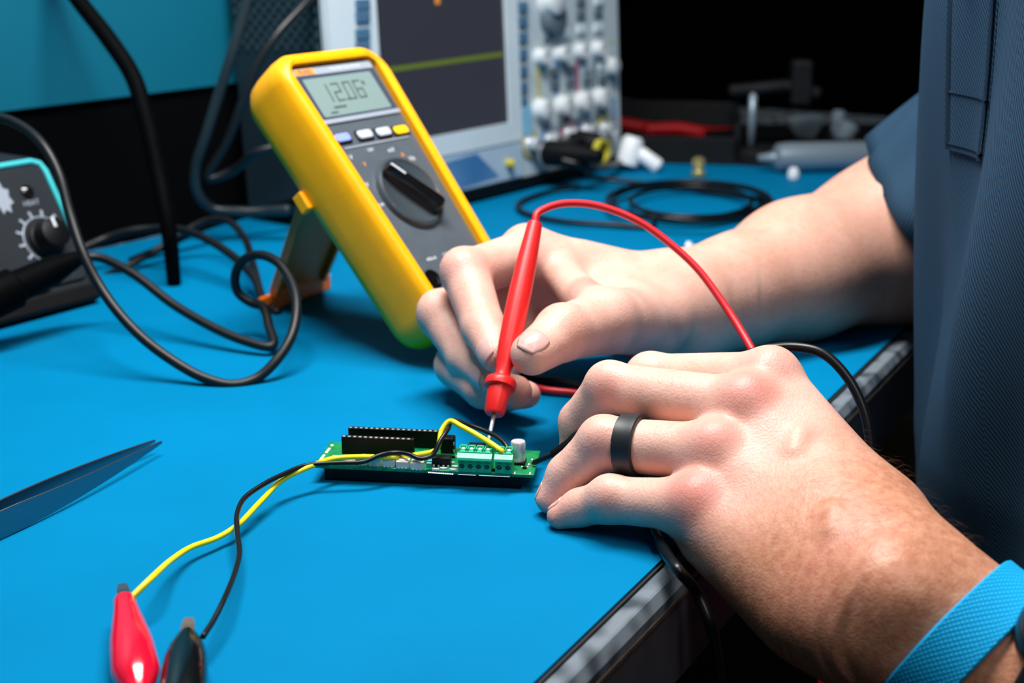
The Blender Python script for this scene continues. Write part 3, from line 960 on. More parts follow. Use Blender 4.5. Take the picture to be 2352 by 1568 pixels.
# ------------------------------------------------------------------ alligator clips and their wires
def clip(name, nose, tail, prof_, m_, jaw_m, label):
    a, b2 = Vector(nose), Vector(tail)
    q = (b2 - a).to_track_quat('Z', 'Y').to_matrix().to_4x4()
    M = Matrix.Translation(a) @ q
    t = thing(name, label, 'alligator clip', M)
    rings = []
    for d, rx, ry in prof_:
        rings.append([(rx * math.cos(2 * math.pi * k / 24), ry * math.sin(2 * math.pi * k / 24), d) for k in range(24)])
    build('boot', loft(rings), m_, t, smooth=True, auto=True)
    jt = []
    for s in (-1, 1):
        jt.append(loft([[(-0.0022 * f, s * (0.0004 + o), z), (0.0022 * f, s * (0.0004 + o), z), (0.0022 * f, s * (0.0014 + o), z), (-0.0022 * f, s * (0.0014 + o), z)] for f, o, z in ((0.7, 0, -0.006), (1, 0.0002, -0.002), (1.1, 0.0008, 0.004))]))
    for s, j_ in zip((-1, 1), jt):
        build('jaw', j_, jaw_m, t)
    return t


nr, tr = P(284, 1366, .515), P(330, 1660, .447)
clip('alligator_clip', nr, tr, [(0.003, 0.0036, 0.0032), (0.004, 0.0040, 0.0036), (0.012, 0.0046, 0.0042), (0.018, 0.0055, 0.005), (0.026, 0.0066, 0.006), (0.034, 0.0075, 0.0068), (0.05, 0.008, 0.007), (0.056, 0.006, 0.0055), (0.06, 0.004, 0.004), (0.075, 0.003, 0.003)], M_REDCLIP, M_TWEEZ,
     'glossy red alligator clip holding the yellow wire')
nb, tb = P(432, 1448, .494), P(412, 1690, .443)
clip('alligator_clip', nb, tb, [(0.002, 0.0024, 0.003), (0.004, 0.004, 0.0035), (0.010, 0.0062, 0.0046), (0.017, 0.0074, 0.0056), (0.026, 0.0078, 0.0064), (0.042, 0.0078, 0.0066), (0.05, 0.006, 0.005), (0.056, 0.0035, 0.0035), (0.07, 0.003, 0.003)], M_BLKCLIP, M_BROWN,
     'glossy black alligator clip holding the thin black wire')


def gz(pts):
    return [G(*p) for p in pts]


bt = bz0
yw = [P(296, 1378, .515), P(345, 1330, .523)] + gz([(400, 1281, .008), (440, 1256, .006), (500, 1234, .005), (545, 1206, .006), (600, 1150, .008), (650, 1101, .010), (720, 1068, bt + .004), (765, 1053, bt + .0035), (830, 1049, bt + .0045), (900, 1050, bt + .0045), (958, 1044, bt + .0035), (1000, 1034, bt + .006), (1009, 1016, bt + .009), (1014, 990, bt + .013), (1033, 967, bt + .017), (1060, 979, bt + .016), (1100, 1001, bt + .0135), (1135, 1023, bt + .0115), (1152, 1036, bt + .0098), (1156, 1044, bt + .0075)])
lead('yellow_wire', yw, 0.00125, M_YELW, 'yellow wire from the red clip to the board terminal', 'wire', 8, 8)
bw = [P(466, 1462, .492), P(490, 1425, .502)] + gz([(515, 1375, .012), (541, 1310, .010), (550, 1268, .009), (545, 1220, .010), (545, 1178, .011), (562, 1143, .012), (605, 1112, .013), (650, 1089, .013), (705, 1068, bt + .0045), (770, 1063, bt + .0045), (835, 1060, bt + .0045), (872, 1045, bt + .0065), (908, 1039, bt + .0065), (940, 1043, bt + .0065), (965, 1053, bt + .0055), (992, 1045, bt + .0065), (1010, 1014, bt + .0115), (1027, 988, bt + .0145), (1041, 965, bt + .0135), (1078, 976, bt + .014), (1118, 991, bt + .013), (1150, 1009, bt + .0118), (1165, 1028, bt + .0098), (1168, 1043, bt + .0075)])
lead('black_wire', bw, 0.00112, M_BLKW, 'thin black wire from the black clip to the board terminal', 'wire', 8, 8)

# ------------------------------------------------------------------ tweezers
tw0, tw1 = G(0, 1228) - TO, G(366, 1042) - TO
td = (tw1 - tw0) / np.linalg.norm(tw1 - tw0)
tn = np.cross([0, 0, 1.], td)
tw = thing('tweezers', 'steel tweezers lying on edge at the left of the mat', 'tweezers', frame(tw1 + TO, -td, -tn, (0, 0, 1)))
TL = 0.135


def tw_arm(sgn):
    rings = []
    for k in range(25):
        s = k / 24 * TL
        t = s / TL
        gap = 0.0020 + 0.0036 * math.sin(math.pi * min(1, t * 1.02)) ** 1.1 if t < 0.98 else 0.0009
        off = sgn * gap - 0.002 * 0
        h = 0.0012 + 0.0112 * min(1, t / 0.72) ** 0.8
        zc = 0.0065
        th_ = 0.0010
        rings.append([(s, off - th_ / 2, zc - h / 2), (s, off + th_ / 2, zc - h / 2), (s, off + th_ / 2, zc + h / 2), (s, off - th_ / 2, zc + h / 2)])
    return loft(rings)


build('arm', tw_arm(1), M_TWEEZ, tw, bevel=0.0003)
build('arm', tw_arm(-1), M_TWEEZ, tw, bevel=0.0003)
build('joint', box(TL - 0.012, TL + 0.003, -0.0016, 0.0016, 0.0005, 0.0112), M_TWEEZ, tw, bevel=0.0005)

# ------------------------------------------------------------------ red probe
pt, ptop = P(1118, 1029, .6555), P(1229, 512, .706)
plen = float(np.linalg.norm(ptop - pt))


def pf(y):
    """distance from the tip of the probe point seen at photo row y"""
    t0_, t1_ = 0.0, 1.0
    for _ in range(40):
        tm = (t0_ + t1_) / 2
        if proj(pt + (ptop - pt) * tm)[1] > y:
            t0_ = tm
        else:
            t1_ = tm
    return t0_ * plen


axis = Vector(ptop - pt)
MPB = Matrix.Translation(Vector(pt)) @ axis.to_track_quat('Z', 'Y').to_matrix().to_4x4()
probe = thing('test_probe', 'red test probe held in the right hand touching the board', 'test probe', MPB)
build('metal_tip', lathe([(0.0002, 0), (0.0007, 0.003), (0.0009, pf(990)), (0.001, pf(945))], 12), M_STEEL, probe, smooth=True)
build('handle', lathe([(0.0042, pf(951)), (0.0048, pf(946)), (0.0056, pf(900)), (0.0056, pf(888)), (0.0040, pf(868)), (0.0034, pf(852)), (0.0044, pf(835)), (0.0052, pf(790)), (0.0056, pf(730)), (0.0056, pf(670)), (0.0050, pf(600)), (0.0040, pf(530)), (0.0037, pf(514)), (0.0030, pf(511)), (0.0022, pf(508))], 28), M_RED, probe, smooth=True, auto=True)
build('finger_guard', lathe([(0.0052, pf(893)), (0.0074, pf(889)), (0.0076, pf(880)), (0.0070, pf(872)), (0.0048, pf(866))], 28), M_RED, probe, smooth=True, auto=True)
rl = path([(1229, 513, .706), (1233, 492, .708), (1250, 480, .711), (1290, 468, .716), (1345, 468, .72), (1400, 480, .722), (1470, 510, .722), (1540, 560, .72), (1600, 615, .715), (1650, 680, .708), (1690, 740, .70), (1724, 797, .69), (1770, 880, .672)])
# over the bench front below the forearm, a hanging loop, back under the hands to the meter
e1 = G(1500, 1303) + DT * 0.115 + NT * 0.02
rl += [e1 + np.array([0, 0, 0.03]), e1 + NT * 0.018 + np.array([0, 0, -0.03]), P(1888, 1528, .64), P(1890, 1640, .64), P(1905, 1720, .65), P(1922, 1640, .66), P(1925, 1540, .665),
       e1 + DT * 0.03 + NT * 0.004 + np.array([0, 0, -0.03]), e1 + DT * 0.025 - NT * 0.012 + np.array([0, 0, 0.008])]
rl += [G(1500, 935, .004), G(1330, 903, .003), G(1240, 892, .003), G(1170, 860, .004), P(1165, 800, .815), P(1162, 735, .815)]
lead('red_test_lead', rl, 0.0019, M_REDW, 'red test lead arching from the probe over the forearm', 'test lead', 12, 10)

# ------------------------------------------------------------------ black probe, lead and hanging cord by the left hand
bpt, bpe = G(1221, 1065, .0095), P(1440, 965, .622)
ax2 = Vector(bpe - bpt)
MBP = Matrix.Translation(Vector(bpt)) @ ax2.to_track_quat('Z', 'Y').to_matrix().to_4x4()
bprobe = thing('test_probe', 'black test probe hidden in the left hand touching the board end', 'test probe', MBP)
build('metal_tip', lathe([(0.0003, 0), (0.0012, 0.0015), (0.0014, 0.02)], 12), M_BLKW, bprobe, smooth=True)
build('handle', lathe([(0.002, 0.012), (0.0035, 0.022), (0.005, 0.026), (0.0045, float(ax2.length) * 0.8), (0.003, float(ax2.length))], 20), M_BLACKP, bprobe, smooth=True, auto=True)
bl = [bpe] + path([(1560, 905, .645), (1690, 825, .655), (1765, 801, .655), (1830, 797, .65), (1890, 812, .645), (1945, 865, .64), (1985, 945, .635), (2000, 1030, .632), (2003, 1110, .63), (1990, 1250, .63), (1940, 1450, .63), (1860, 1680, .62), (1760, 1760, .60), (1680, 1700, .58), (1656, 1600, .567), (1648, 1520, .56), (1630, 1430, .553), (1600, 1360, .5555)])
bl += [G(1560, 1312, .009), G(1530, 1270, .006), G(1500, 1200, .004), G(1500, 1080, .004), G(1480, 985, .004), G(1420, 920, .003), G(1300, 880, .003), G(1200, 862, .003), P(1145, 800, .80), P(1130, 745, .80)]
lead('black_test_lead', bl, 0.0023, M_BLKW, 'black test lead arching behind the left hand over the bench edge', 'test lead', 12, 10)

# ------------------------------------------------------------------ person: implicit surfaces for arms and hands
class Field:
    """signed distance samples on a regular grid"""

    def __init__(self, lo, hi, h):
        self.lo, self.h = np.asarray(lo, float), h
        self.n = np.ceil((np.asarray(hi) - self.lo) / h).astype(int) + 1
        self.ax = [self.lo[i] + h * np.arange(self.n[i]) for i in range(3)]

    def new(self):
        return np.full(self.n, 1.0, np.float32)

    def add(self, A, a, b, ra, rb, k=0.0, flat=None, fac=1.0, pad=0.016):
        a, b = np.asarray(a, float), np.asarray(b, float)
        r = max(ra, rb)
        lo = np.minimum(a, b) - r - pad
        hi = np.maximum(a, b) + r + pad
        i0 = np.clip(np.floor((lo - self.lo) / self.h).astype(int), 0, self.n - 1)
        i1 = np.clip(np.ceil((hi - self.lo) / self.h).astype(int) + 1, 0, self.n)
        if np.any(i1 <= i0):
            return
        sl = tuple(slice(i0[i], i1[i]) for i in range(3))
        X, Y, Z = np.meshgrid(*[self.ax[i][sl[i]].astype(np.float32) for i in range(3)], indexing='ij')
        d = b - a
        dd = float(d @ d) + 1e-12
        px, py, pz = X - a[0], Y - a[1], Z - a[2]
        t = np.clip((px * d[0] + py * d[1] + pz * d[2]) / dd, 0, 1)
        px -= t * d[0]
        py -= t * d[1]
        pz -= t * d[2]
        if flat is not None:
            s = (px * flat[0] + py * flat[1] + pz * flat[2]) * (fac - 1)
            px += s * flat[0]
            py += s * flat[1]
            pz += s * flat[2]
        D = np.sqrt(px * px + py * py + pz * pz) - (ra + (rb - ra) * t)
        A[sl] = smin(A[sl], D.astype(np.float32), k)

    def chain(self, A, pts, rr, k=0.004):
        for i in range(len(pts) - 1):
            self.add(A, pts[i], pts[i + 1], rr[i], rr[i + 1], k)

    def sample(self, A, p):
        q = (np.asarray(p) - self.lo) / self.h
        i = np.clip(np.floor(q).astype(int), 0, self.n - 2)
        f = q - i
        v = 0.0
        for dx in (0, 1):
            for dy in (0, 1):
                for dz in (0, 1):
                    wt = (f[0] if dx else 1 - f[0]) * (f[1] if dy else 1 - f[1]) * (f[2] if dz else 1 - f[2])
                    v += wt * A[i[0] + dx, i[1] + dy, i[2] + dz]
        return v

    def surface(self, A):
        """surface nets"""
        S = A < 0
        c = [S[:-1, :-1, :-1], S[1:, :-1, :-1], S[:-1, 1:, :-1], S[1:, 1:, :-1], S[:-1, :-1, 1:], S[1:, :-1, 1:], S[:-1, 1:, 1:], S[1:, 1:, 1:]]
        tot = sum(x.astype(np.int8) for x in c)
        act = (tot > 0) & (tot < 8)
        ids = np.full(act.shape, -1, np.int64)
        I = np.argwhere(act)
        ids[act] = np.arange(len(I))
        acc = np.zeros((len(I), 3))
        cnt = np.zeros(len(I))
        off = [(0, 0, 0), (1, 0, 0), (0, 1, 0), (1, 1, 0), (0, 0, 1), (1, 0, 1), (0, 1, 1), (1, 1, 1)]
        val = [A[I[:, 0] + o[0], I[:, 1] + o[1], I[:, 2] + o[2]].astype(float) for o in off]
        for e0, e1 in ((0, 1), (2, 3), (4, 5), (6, 7), (0, 2), (1, 3), (4, 6), (5, 7), (0, 4), (1, 5), (2, 6), (3, 7)):
            a, b = val[e0], val[e1]
            m = (a < 0) != (b < 0)
            t = np.where(m, a / np.where(m, a - b, 1), 0)[:, None]
            p = np.asarray(off[e0]) * (1 - t) + np.asarray(off[e1]) * t
            acc[m] += p[m]
            cnt[m] += 1
        V = self.lo + self.h * (I + acc / cnt[:, None])
        F = []
        for ax in range(3):
            sl0 = [slice(None)] * 3
            sl1 = [slice(None)] * 3
            sl0[ax], sl1[ax] = slice(None, -1), slice(1, None)
            a, b = S[tuple(sl0)], S[tuple(sl1)]
            u, v = (ax + 1) % 3, (ax + 2) % 3
            E = np.argwhere(a != b)
            E = E[(E[:, u] > 0) & (E[:, v] > 0) & (E[:, u] < self.n[u] - 1) & (E[:, v] < self.n[v] - 1)]
            fl = a[E[:, 0], E[:, 1], E[:, 2]]
            q = []
            for du, dv in ((0, 0), (1, 0), (1, 1), (0, 1)):
                k = E.copy()
                k[:, u] -= du
                k[:, v] -= dv
                q.append(ids[k[:, 0], k[:, 1], k[:, 2]])
            q = np.stack(q, 1)
            q[~fl] = q[~fl][:, ::-1]
            F.append(q)
        return V, np.concatenate(F)


def smin(a, b, k):
    if k <= 0:
        return np.minimum(a, b)
    h = np.maximum(k - np.abs(a - b), 0) / k
    return np.minimum(a, b) - h * h * k * 0.25


def relax(V, F, n=2, lam=0.5):
    for _ in range(n):
        acc = np.zeros_like(V)
        cnt = np.zeros(len(V))
        for i in range(4):
            np.add.at(acc, F[:, i], V[F[:, (i + 1) % 4]] + V[F[:, (i + 3) % 4]])
            np.add.at(cnt, F[:, i], 2)
        V = V + lam * (acc / np.maximum(cnt, 1)[:, None] - V)
    return V


def nrm(v):
    v = np.asarray(v, float)
    return v / (np.linalg.norm(v) + 1e-12)


def make_hand(fingers, palm, bumps, arm, lo, hi, h, kweb=0.007):
    f = Field(lo, hi, h)
    A = f.new()
    for pts, rr in fingers:
        B = f.new()
        f.chain(B, pts, rr, 0.003)
        A = smin(A, B, 0.0008)
    C = f.new()
    for a, b, ra, rb, k in palm:
        f.add(C, a, b, ra, rb, k)
    for a, b, ra, rb, k, fl, fac in arm:
        f.add(C, a, b, ra, rb, k, fl, fac, 0.03)
    A = smin(A, C, kweb)
    for a, b, ra, rb, k in bumps:
        f.add(A, a, b, ra, rb, k)
    return f, A


UPZ = np.array([0, 0, 1.])
# ---- left hand, near the camera, resting on its fingertips
L_index = [P(1768, 872, .606), P(1492, 868, .648), P(1395, 945, .66), P(1345, 1035, .656)]
L_mid = [P(1712, 935, .592), P(1400, 890, .628), P(1332, 968, .645), P(1324, 1048, .649)]
L_ring = [P(1640, 1040, .583), P(1386, 1018, .606), P(1303, 1090, .613), P(1263, 1146, .614)]
L_pink = [P(1600, 1160, .573), P(1400, 1148, .592), P(1330, 1166, .600), P(1287, 1184, .602)]
L_thumb = [P(1760, 1090, .60), P(1600, 1060, .655), P(1450, 1010, .672), P(1350, 1040, .668)]
Lw = P(2060, 1392, .524)                     # wrist centre
Ldir = nrm(0.8 * AX - 0.453 * AU - 0.40 * AD)
Lel = Lw + 0.235 * Ldir
Lacross = nrm(P(2190, 1240, .52) - P(1900, 1530, .52))
Lacross = nrm(Lacross - Ldir * (Lacross @ Ldir))
Lflat = nrm(np.cross(Ldir, Lacross))         # through the thickness of the wrist
fingersL = [(L_index, [.0122, .0110, .0092, .0074]), (L_mid, [.0124, .0110, .0094, .0078]), (L_ring, [.0122, .0112, .0088, .0064]),
            (L_pink, [.0110, .0096, .0078, .0060]), (L_thumb, [.015, .0125, .0115, .0095])]
palmL = [(L_index[0], P(1985, 1180, .560), .0128, .017, .012), (L_mid[0], P(1960, 1235, .552), .0126, .018, .012),
         (L_ring[0], P(1930, 1300, .545), .0124, .018, .012), (L_pink[0], P(1880, 1375, .538), .0118, .018, .012),
         (P(1650, 1235, .578), P(1850, 1392, .545), .015, .018, .016), (P(1735, 1020, .606), P(1960, 1290, .56), .018, .022, .016),
         (P(1800, 1010, .60), P(1990, 1220, .562), .013, .018, .016)]
armL = [(P(1960, 1300, .545), Lw, .027, .0295, .03, Lflat, 1.10), (Lw, Lw + .07 * Ldir, .0295, .031, .02, Lflat, 1.10),
        (Lw + .07 * Ldir, Lw + .15 * Ldir, .031, .041, .02, Lflat, 1.12), (Lw + .15 * Ldir, Lel, .041, .046, .02, None, 1)]
toC = lambda p: nrm(CAM - p)


def up(p, s):
    """point raised from p towards the back of the left hand"""
    return p + nrm(0.55 * UPZ + 0.65 * toC(p)) * s


bumpsL = []
for q, r in ((L_index[0], .0085), (L_mid[0], .0088), (L_ring[0], .0085), (L_pink[0], .008)):
    c = up(q, .0062)
    bumpsL.append((c, c + nrm(q - c) * .001, r, r, .008))
for q, r in ((L_mid[1], .0075), (L_ring[1], .0078), (L_pink[1], .0066), (L_index[1], .0075)):
    c = up(q, .0042)
    bumpsL.append((c, c + UPZ * .0005, r, r, .006))
fL, AL = make_hand(fingersL, palmL, bumpsL, armL, (0.0, .22, T - .115), (.36, .68, T + .10), .0013)


def trace(f, A, x, y, d0=.42, d1=.95):
    """depth at which the sight line through x, y enters the field"""
    d = d0
    while d < d1:
        p_ = P(x, y, d)
        q_ = (p_ - f.lo) / f.h
        if np.all(q_ > 0) and np.all(q_ < f.n - 2) and f.sample(A, p_) < 0:
            return d
        d += .0004
    return None


def relief(f, A, pts_, r0, k, sink):
    vv = [P(x, y, trace(f, A, x, y) + sink) for x, y in pts_]
    for i in range(max(1, len(vv) - 1)):
        f.add(A, vv[i], vv[min(i + 1, len(vv) - 1)], r0, r0, k)


relief(fL, AL, [(2045, 1345), (2060, 1358)], .0085, .016, .0066)
for pts_ in ([(1838, 1000), (1826, 1036)], [(1914, 1180), (1908, 1215)]):
    relief(fL, AL, pts_, .0016, .007, .0019)

# ---- right hand, holding the red probe
R_index = [P(1216, 582, .77), P(1070, 630, .735), P(1110, 752, .708), P(1140, 816, .690)]
R_mid = [P(1195, 645, .79), P(1014, 724, .752), P(1072, 818, .732), P(1128, 866, .708)]
R_ring = [P(1205, 705, .80), P(1050, 838, .752), P(1112, 892, .722), P(1184, 900, .708)]
R_pink = [P(1240, 760, .795), P(1096, 884, .752), P(1148, 908, .735), P(1210, 906, .725)]
R_thumb = [P(1500, 735, .768), P(1392, 738, .722), P(1292, 765, .688), P(1222, 812, .669)]
Rw = P(1580, 708, .805)
Rel = P(2056, 553, .915)
fingersR = [(R_index, [.0135, .0126, .0108, .0086]), (R_mid, [.013, .0122, .0104, .0084]), (R_ring, [.0125, .0118, .0102, .0086]),
            (R_pink, [.0115, .0098, .0086, .0072]), (R_thumb, [.019, .0165, .0134, .0104])]
palmR = [(R_index[0], P(1540, 668, .806), .0132, .0145, .012), (R_mid[0], P(1530, 690, .815), .013, .018, .014), (R_ring[0], P(1520, 715, .815), .0125, .018, .014),
         (R_pink[0], P(1510, 745, .812), .0115, .019, .014), (R_thumb[0], Rw, .019, .022, .016), (P(1330, 640, .79), P(1500, 700, .80), .015, .02, .016),
         (P(1262, 600, .772), P(1345, 690, .735), .0085, .011, .014), (P(1420, 690, .765), P(1520, 700, .79), .015, .02, .016)]
Rd = nrm(Rel - Rw)
Rm1, Rm2 = P(1690, 668, .832), P(1830, 622, .868)
Rflat = nrm(np.cross(Rd, UPZ))
R_sh = np.array([.50, .80, T + .28])
armR = [(P(1540, 700, .808), Rw, .024, .0255, .02, Rflat, 1.15), (Rw, Rm1, .0255, .030, .02, Rflat, 1.12), (Rm1, Rm2, .030, .0395, .02, None, 1), (Rm2, Rel, .0395, .048, .02, None, 1),
        (Rel, Rel + (R_sh - Rel) * .45, .048, .05, .03, None, 1)]
bumpsR = []
for q, r, s in ((R_index[0], .009, .006), (R_index[1], .0088, .0042), (R_mid[1], .0085, .004)):
    c = q + nrm(UPZ * .9 - AX * .5) * s
    bumpsR.append((c, c + UPZ * .0005, r, r, .007))
c = R_thumb[2] + nrm(UPZ + toC(R_thumb[2])) * .003
bumpsR.append((c, c + UPZ * .0005, .0105, .0105, .006))
c = R_thumb[1] + nrm(UPZ + toC(R_thumb[1])) * .004
bumpsR.append((c, c + UPZ * .0005, .0125, .0125, .008))
fR, AR = make_hand(fingersR, palmR, bumpsR, armR, (-.075, .60, T - .004), (.345, 1.0, T + .215), .0014)

# ---- hidden core under the shirt: torso and upper arms
TC = np.array([.345, .655, 0])
FD = nrm([-.97, -.24, 0])            # the way the chest faces
TD = np.array([-.24, .97, 0])        # towards the person's right side
L_sh = TC - TD * .17 + np.array([.02, 0, T + .345])
fT = Field((0.1, .15, T - .35), (.60, 1.1, T + .50), .007)
AT_ = fT.new()
for z0, z1, a0, a1 in ((-.16, -.05, .060, .078), (-.05, .20, .078, .088), (.20, .34, .088, .06)):
    for s in (-1, 0, 1):
        fT.add(AT_, TC + TD * s * .06 + (0, 0, T + z0), TC + TD * s * .06 + (0, 0, T + z1), a0, a1, .03, None, 1, .06)
fT.add(AT_, TC + (0, 0, T + .36), TC + (0, 0, T + .47), .06, .055, .05, None, 1, .06)
fT.add(AT_, L_sh, Lel, .055, .044, .04, None, 1, .06)
fT.add(AT_, R_sh, Rel + (R_sh - Rel) * .3, .055, .047, .04, None, 1, .06)
fT.add(AT_, L_sh, R_sh, .05, .05, .06, None, 1, .06)

person = thing('person', 'person in a blue-grey shirt working with both hands over the board', 'person', Matrix.Translation((TC[0], TC[1], 0)))
PO = np.array([TC[0], TC[1], 0])


def gauss(V, pts):
    out = np.zeros(len(V))
    for c, r, s in pts:
        out = np.maximum(out, s * np.exp(-((V - c) ** 2).sum(1) / (r * r)))
    return out


VL, FL = fL.surface(AL)
VL = relax(VL, FL, 2)
VR, FR = fR.surface(AR)
VR = relax(VR, FR, 2)
VT, FT = fT.surface(AT_)
VT = relax(VT, FT, 3)
redL = gauss(VL, [(up(L_mid[0], .012) + AX * .003, .013, .9), (up(L_ring[0], .012), .010, .75), (up(L_pink[0], .011), .0125, .95), (up(L_index[0], .010), .013, .45),
                  (L_mid[1] + toC(L_mid[1]) * .009, .007, .55), (L_ring[1] + toC(L_ring[1]) * .009, .007, .6), (L_pink[1] + toC(L_pink[1]) * .008, .006, .6),
                  (L_ring[3], .012, .4), (L_pink[3], .012, .4), (L_mid[3], .012, .4), (P(1950, 1330, .52), .02, .35), (P(1900, 1400, .53), .02, .3)])
redR = gauss(VR, [(R_index[1], .018, .6), ((R_index[1] + R_index[2]) / 2, .014, .45), (R_thumb[3], .011, .35), (R_thumb[2], .015, .25), (R_index[0], .018, .25), (R_index[3], .011, .5),
                  ((R_index[0] + R_index[1]) / 2 - UPZ * .01, .015, .6), (R_ring[3], .02, .4), (R_mid[1], .014, .3)])


def tan_of(V, w_, kn, el):
    d = nrm(w_ - kn)
    s = (V - kn) @ d / np.linalg.norm(w_ - kn)
    return np.clip((s - 0.1) / 0.5, 0, 1)


tanL = tan_of(VL, Lw, (L_mid[0] + L_ring[0]) / 2, Lel)
tanR = np.clip(((VR - Rw) @ Rd + .05) / .10, 0, 1) * .35
V = np.concatenate([VL, VR, VT]) - PO
F = np.concatenate([FL, FR + len(VL), FT + len(VL) + len(VR)])
me = bpy.data.meshes.new('body')
me.vertices.add(len(V))
me.vertices.foreach_set('co', V.astype(np.float32).ravel())
me.loops.add(F.size)
me.loops.foreach_set('vertex_index', F.astype(np.int32).ravel())
me.polygons.add(len(F))
me.polygons.foreach_set('loop_start', np.arange(0, F.size, 4, dtype=np.int32))
me.update(calc_edges=True)
me.validate()
me.polygons.foreach_set('use_smooth', [True] * len(me.polygons))
for nm, dat in (('red', np.concatenate([redL, redR, np.zeros(len(VT))])), ('tan', np.concatenate([tanL, tanR, np.ones(len(VT))]))):
    at = me.attributes.new(nm, 'FLOAT', 'POINT')
    at.data.foreach_set('value', dat.astype(np.float32))
me.materials.append(M_SKIN)
body = bpy.data.objects.new('body', me)
COL.objects.link(body)
body.parent = person


def nail(f, A, base, tip, face, wid, length, back=0.001, nm='fingernail'):
    """curved nail plate laid on the skin of the last finger bone"""
    ax_ = nrm(tip - base)
    up_v = nrm(face - ax_ * (face @ ax_))
    sd = np.cross(ax_, up_v)
    rows, cols = 11, 13
    O_, D_, R_ = [], [], np.zeros((rows, cols))
    for i in range(rows):
        t = i / (rows - 1)
        # rounded-square plate: half width and length shrink towards the corners
        for j in range(cols):
            s = j / (cols - 1) * 2 - 1
            a_ = t * 2 - 1
            k_ = math.sqrt(1 - .30 * s * s) if True else 1
            m_ = math.sqrt(1 - .30 * a_ * a_)
            o = tip + ax_ * (-length * .12 + back - length * .5 + length * .5 * (1 + a_ * k_))
            ang = s * m_ * wid
            dirv = nrm(up_v * math.cos(ang) + sd * math.sin(ang))
            d = 0.0
            while d < .02 and f.sample(A, o + dirv * d) < 0:
                d += .0001
            O_.append(o)
            D_.append(dirv)
            R_[i, j] = d
    for _ in range(6):
        q_ = np.pad(R_, 1, mode='edge')
        R_ = (q_[1:-1, 1:-1] * 4 + q_[:-2, 1:-1] + q_[2:, 1:-1] + q_[1:-1, :-2] + q_[1:-1, 2:]) / 8
    g = []
    for i in range(rows):
        g.append([])
        for j in range(cols):
            s, a_ = j / (cols - 1) * 2 - 1, i / (rows - 1) * 2 - 1
            lift = .0002 if max(abs(s), abs(a_)) < .95 else .0001
            g[-1].append(O_[i * cols + j] + D_[i * cols + j] * (R_[i, j] + lift))
    V_, F_ = loft(g, close=False)
    V_ = np.asarray(V_) - PO
    o = build(nm, (V_.tolist(), F_), M_NAIL, person, smooth=True)
    sm = o.modifiers.new('thickness', 'SOLIDIFY')
    sm.thickness = 0.0003
    return o


nail(fR, AR, R_thumb[2], R_thumb[3], toC(R_thumb[3]) * .9 + UPZ * .28 - AX * .35, .78, .0130, .0040)
nail(fR, AR, R_index[2], R_index[3], -AX * .8 + toC(R_index[3]) * .9, .80, .0108, .0018)
nail(fR, AR, R_mid[2], R_mid[3], -AX * .9 + toC(R_mid[3]) * .5 - UPZ * .2, .8, .010, -.0005)
nail(fR, AR, R_ring[2], R_ring[3], -UPZ * .3 - AX * .3 - toC(R_ring[3]) * .5, .85, .010, .001)
nail(fL, AL, L_ring[2], L_ring[3], -AX * .8 + UPZ * .35 + AD * .5, .8, .009, .001)
nail(fL, AL, L_pink[2], L_pink[3], -AX * .3 + UPZ * .9 + AD * .5, .8, .008, .001)
nail(fL, AL, L_mid[2], L_mid[3], -AX * .9 + UPZ * .1 + AD * .3, .8, .010, .001)
nail(fL, AL, L_index[2], L_index[3], -AX * .8 + UPZ * .1 + AD * .5, .8, .010, .001)

# ---- fine arm hair along the wrist contour
rng = np.random.RandomState(3)
Nrm = np.zeros((len(VL), 3))
me.update()
nv = np.zeros(len(V) * 3, np.float32)
me.vertices.foreach_get('normal', nv)
nv = nv.reshape(-1, 3)[:len(VL)]
sAlong = (VL - Lw) @ Ldir
sel = np.where((sAlong > -.05) & (sAlong < .012) & (((VL - Lw) @ Lacross) > -.01) & ((nv @ nrm(CAM - Lw)) > -.35))[0]
sel2 = sel[((VL[sel] - Lw) @ Lacross) > .018]
pick = np.concatenate([rng.choice(sel2, 230), rng.choice(sel, 120)])
HV, HF = [], []
for i in pick:
    p, n_ = VL[i], nv[i]
    side = nrm(np.cross(n_, Ldir) + rng.normal(0, .2, 3))
    L_ = rng.uniform(.004, .009)
    dr = nrm(n_ * .45 + Lacross * .3 + Ldir * .4 + rng.normal(0, .25, 3))
    a, b, c = p, p + dr * L_ * .5, p + nrm(dr + Ldir * .6 - n_ * .2) * L_
    o = len(HV)
    wd = .00004
    HV += [tuple(x - PO) for x in (a - side * wd, a + side * wd, b + side * wd * .8, b - side * wd * .8, c)]
    HF += [(o, o + 1, o + 2, o + 3), (o + 3, o + 2, o + 4)]
tag(build('arm_hair', (HV, HF), M_HAIR, person), None, None, kind='stuff')

# ---- shirt
def uv_grid(o, nu, nv_, su, sv, close):
    me_ = o.data
    uvl = me_.uv_layers.new(name='UVMap')
    for p in me_.polygons:
        for li in p.loop_indices:
            vi = me_.loops[li].vertex_index
            i, j = divmod(vi, nu)
            jj = j
            uvl.data[li].uv = (jj * su, i * sv)
        if close:
            js = [me_.loops[li].vertex_index % nu for li in p.loop_indices]
            if max(js) - min(js) > 2:
                for li in p.loop_indices:
                    if me_.loops[li].vertex_index % nu == 0:
                        uvl.data[li].uv[0] = nu * su


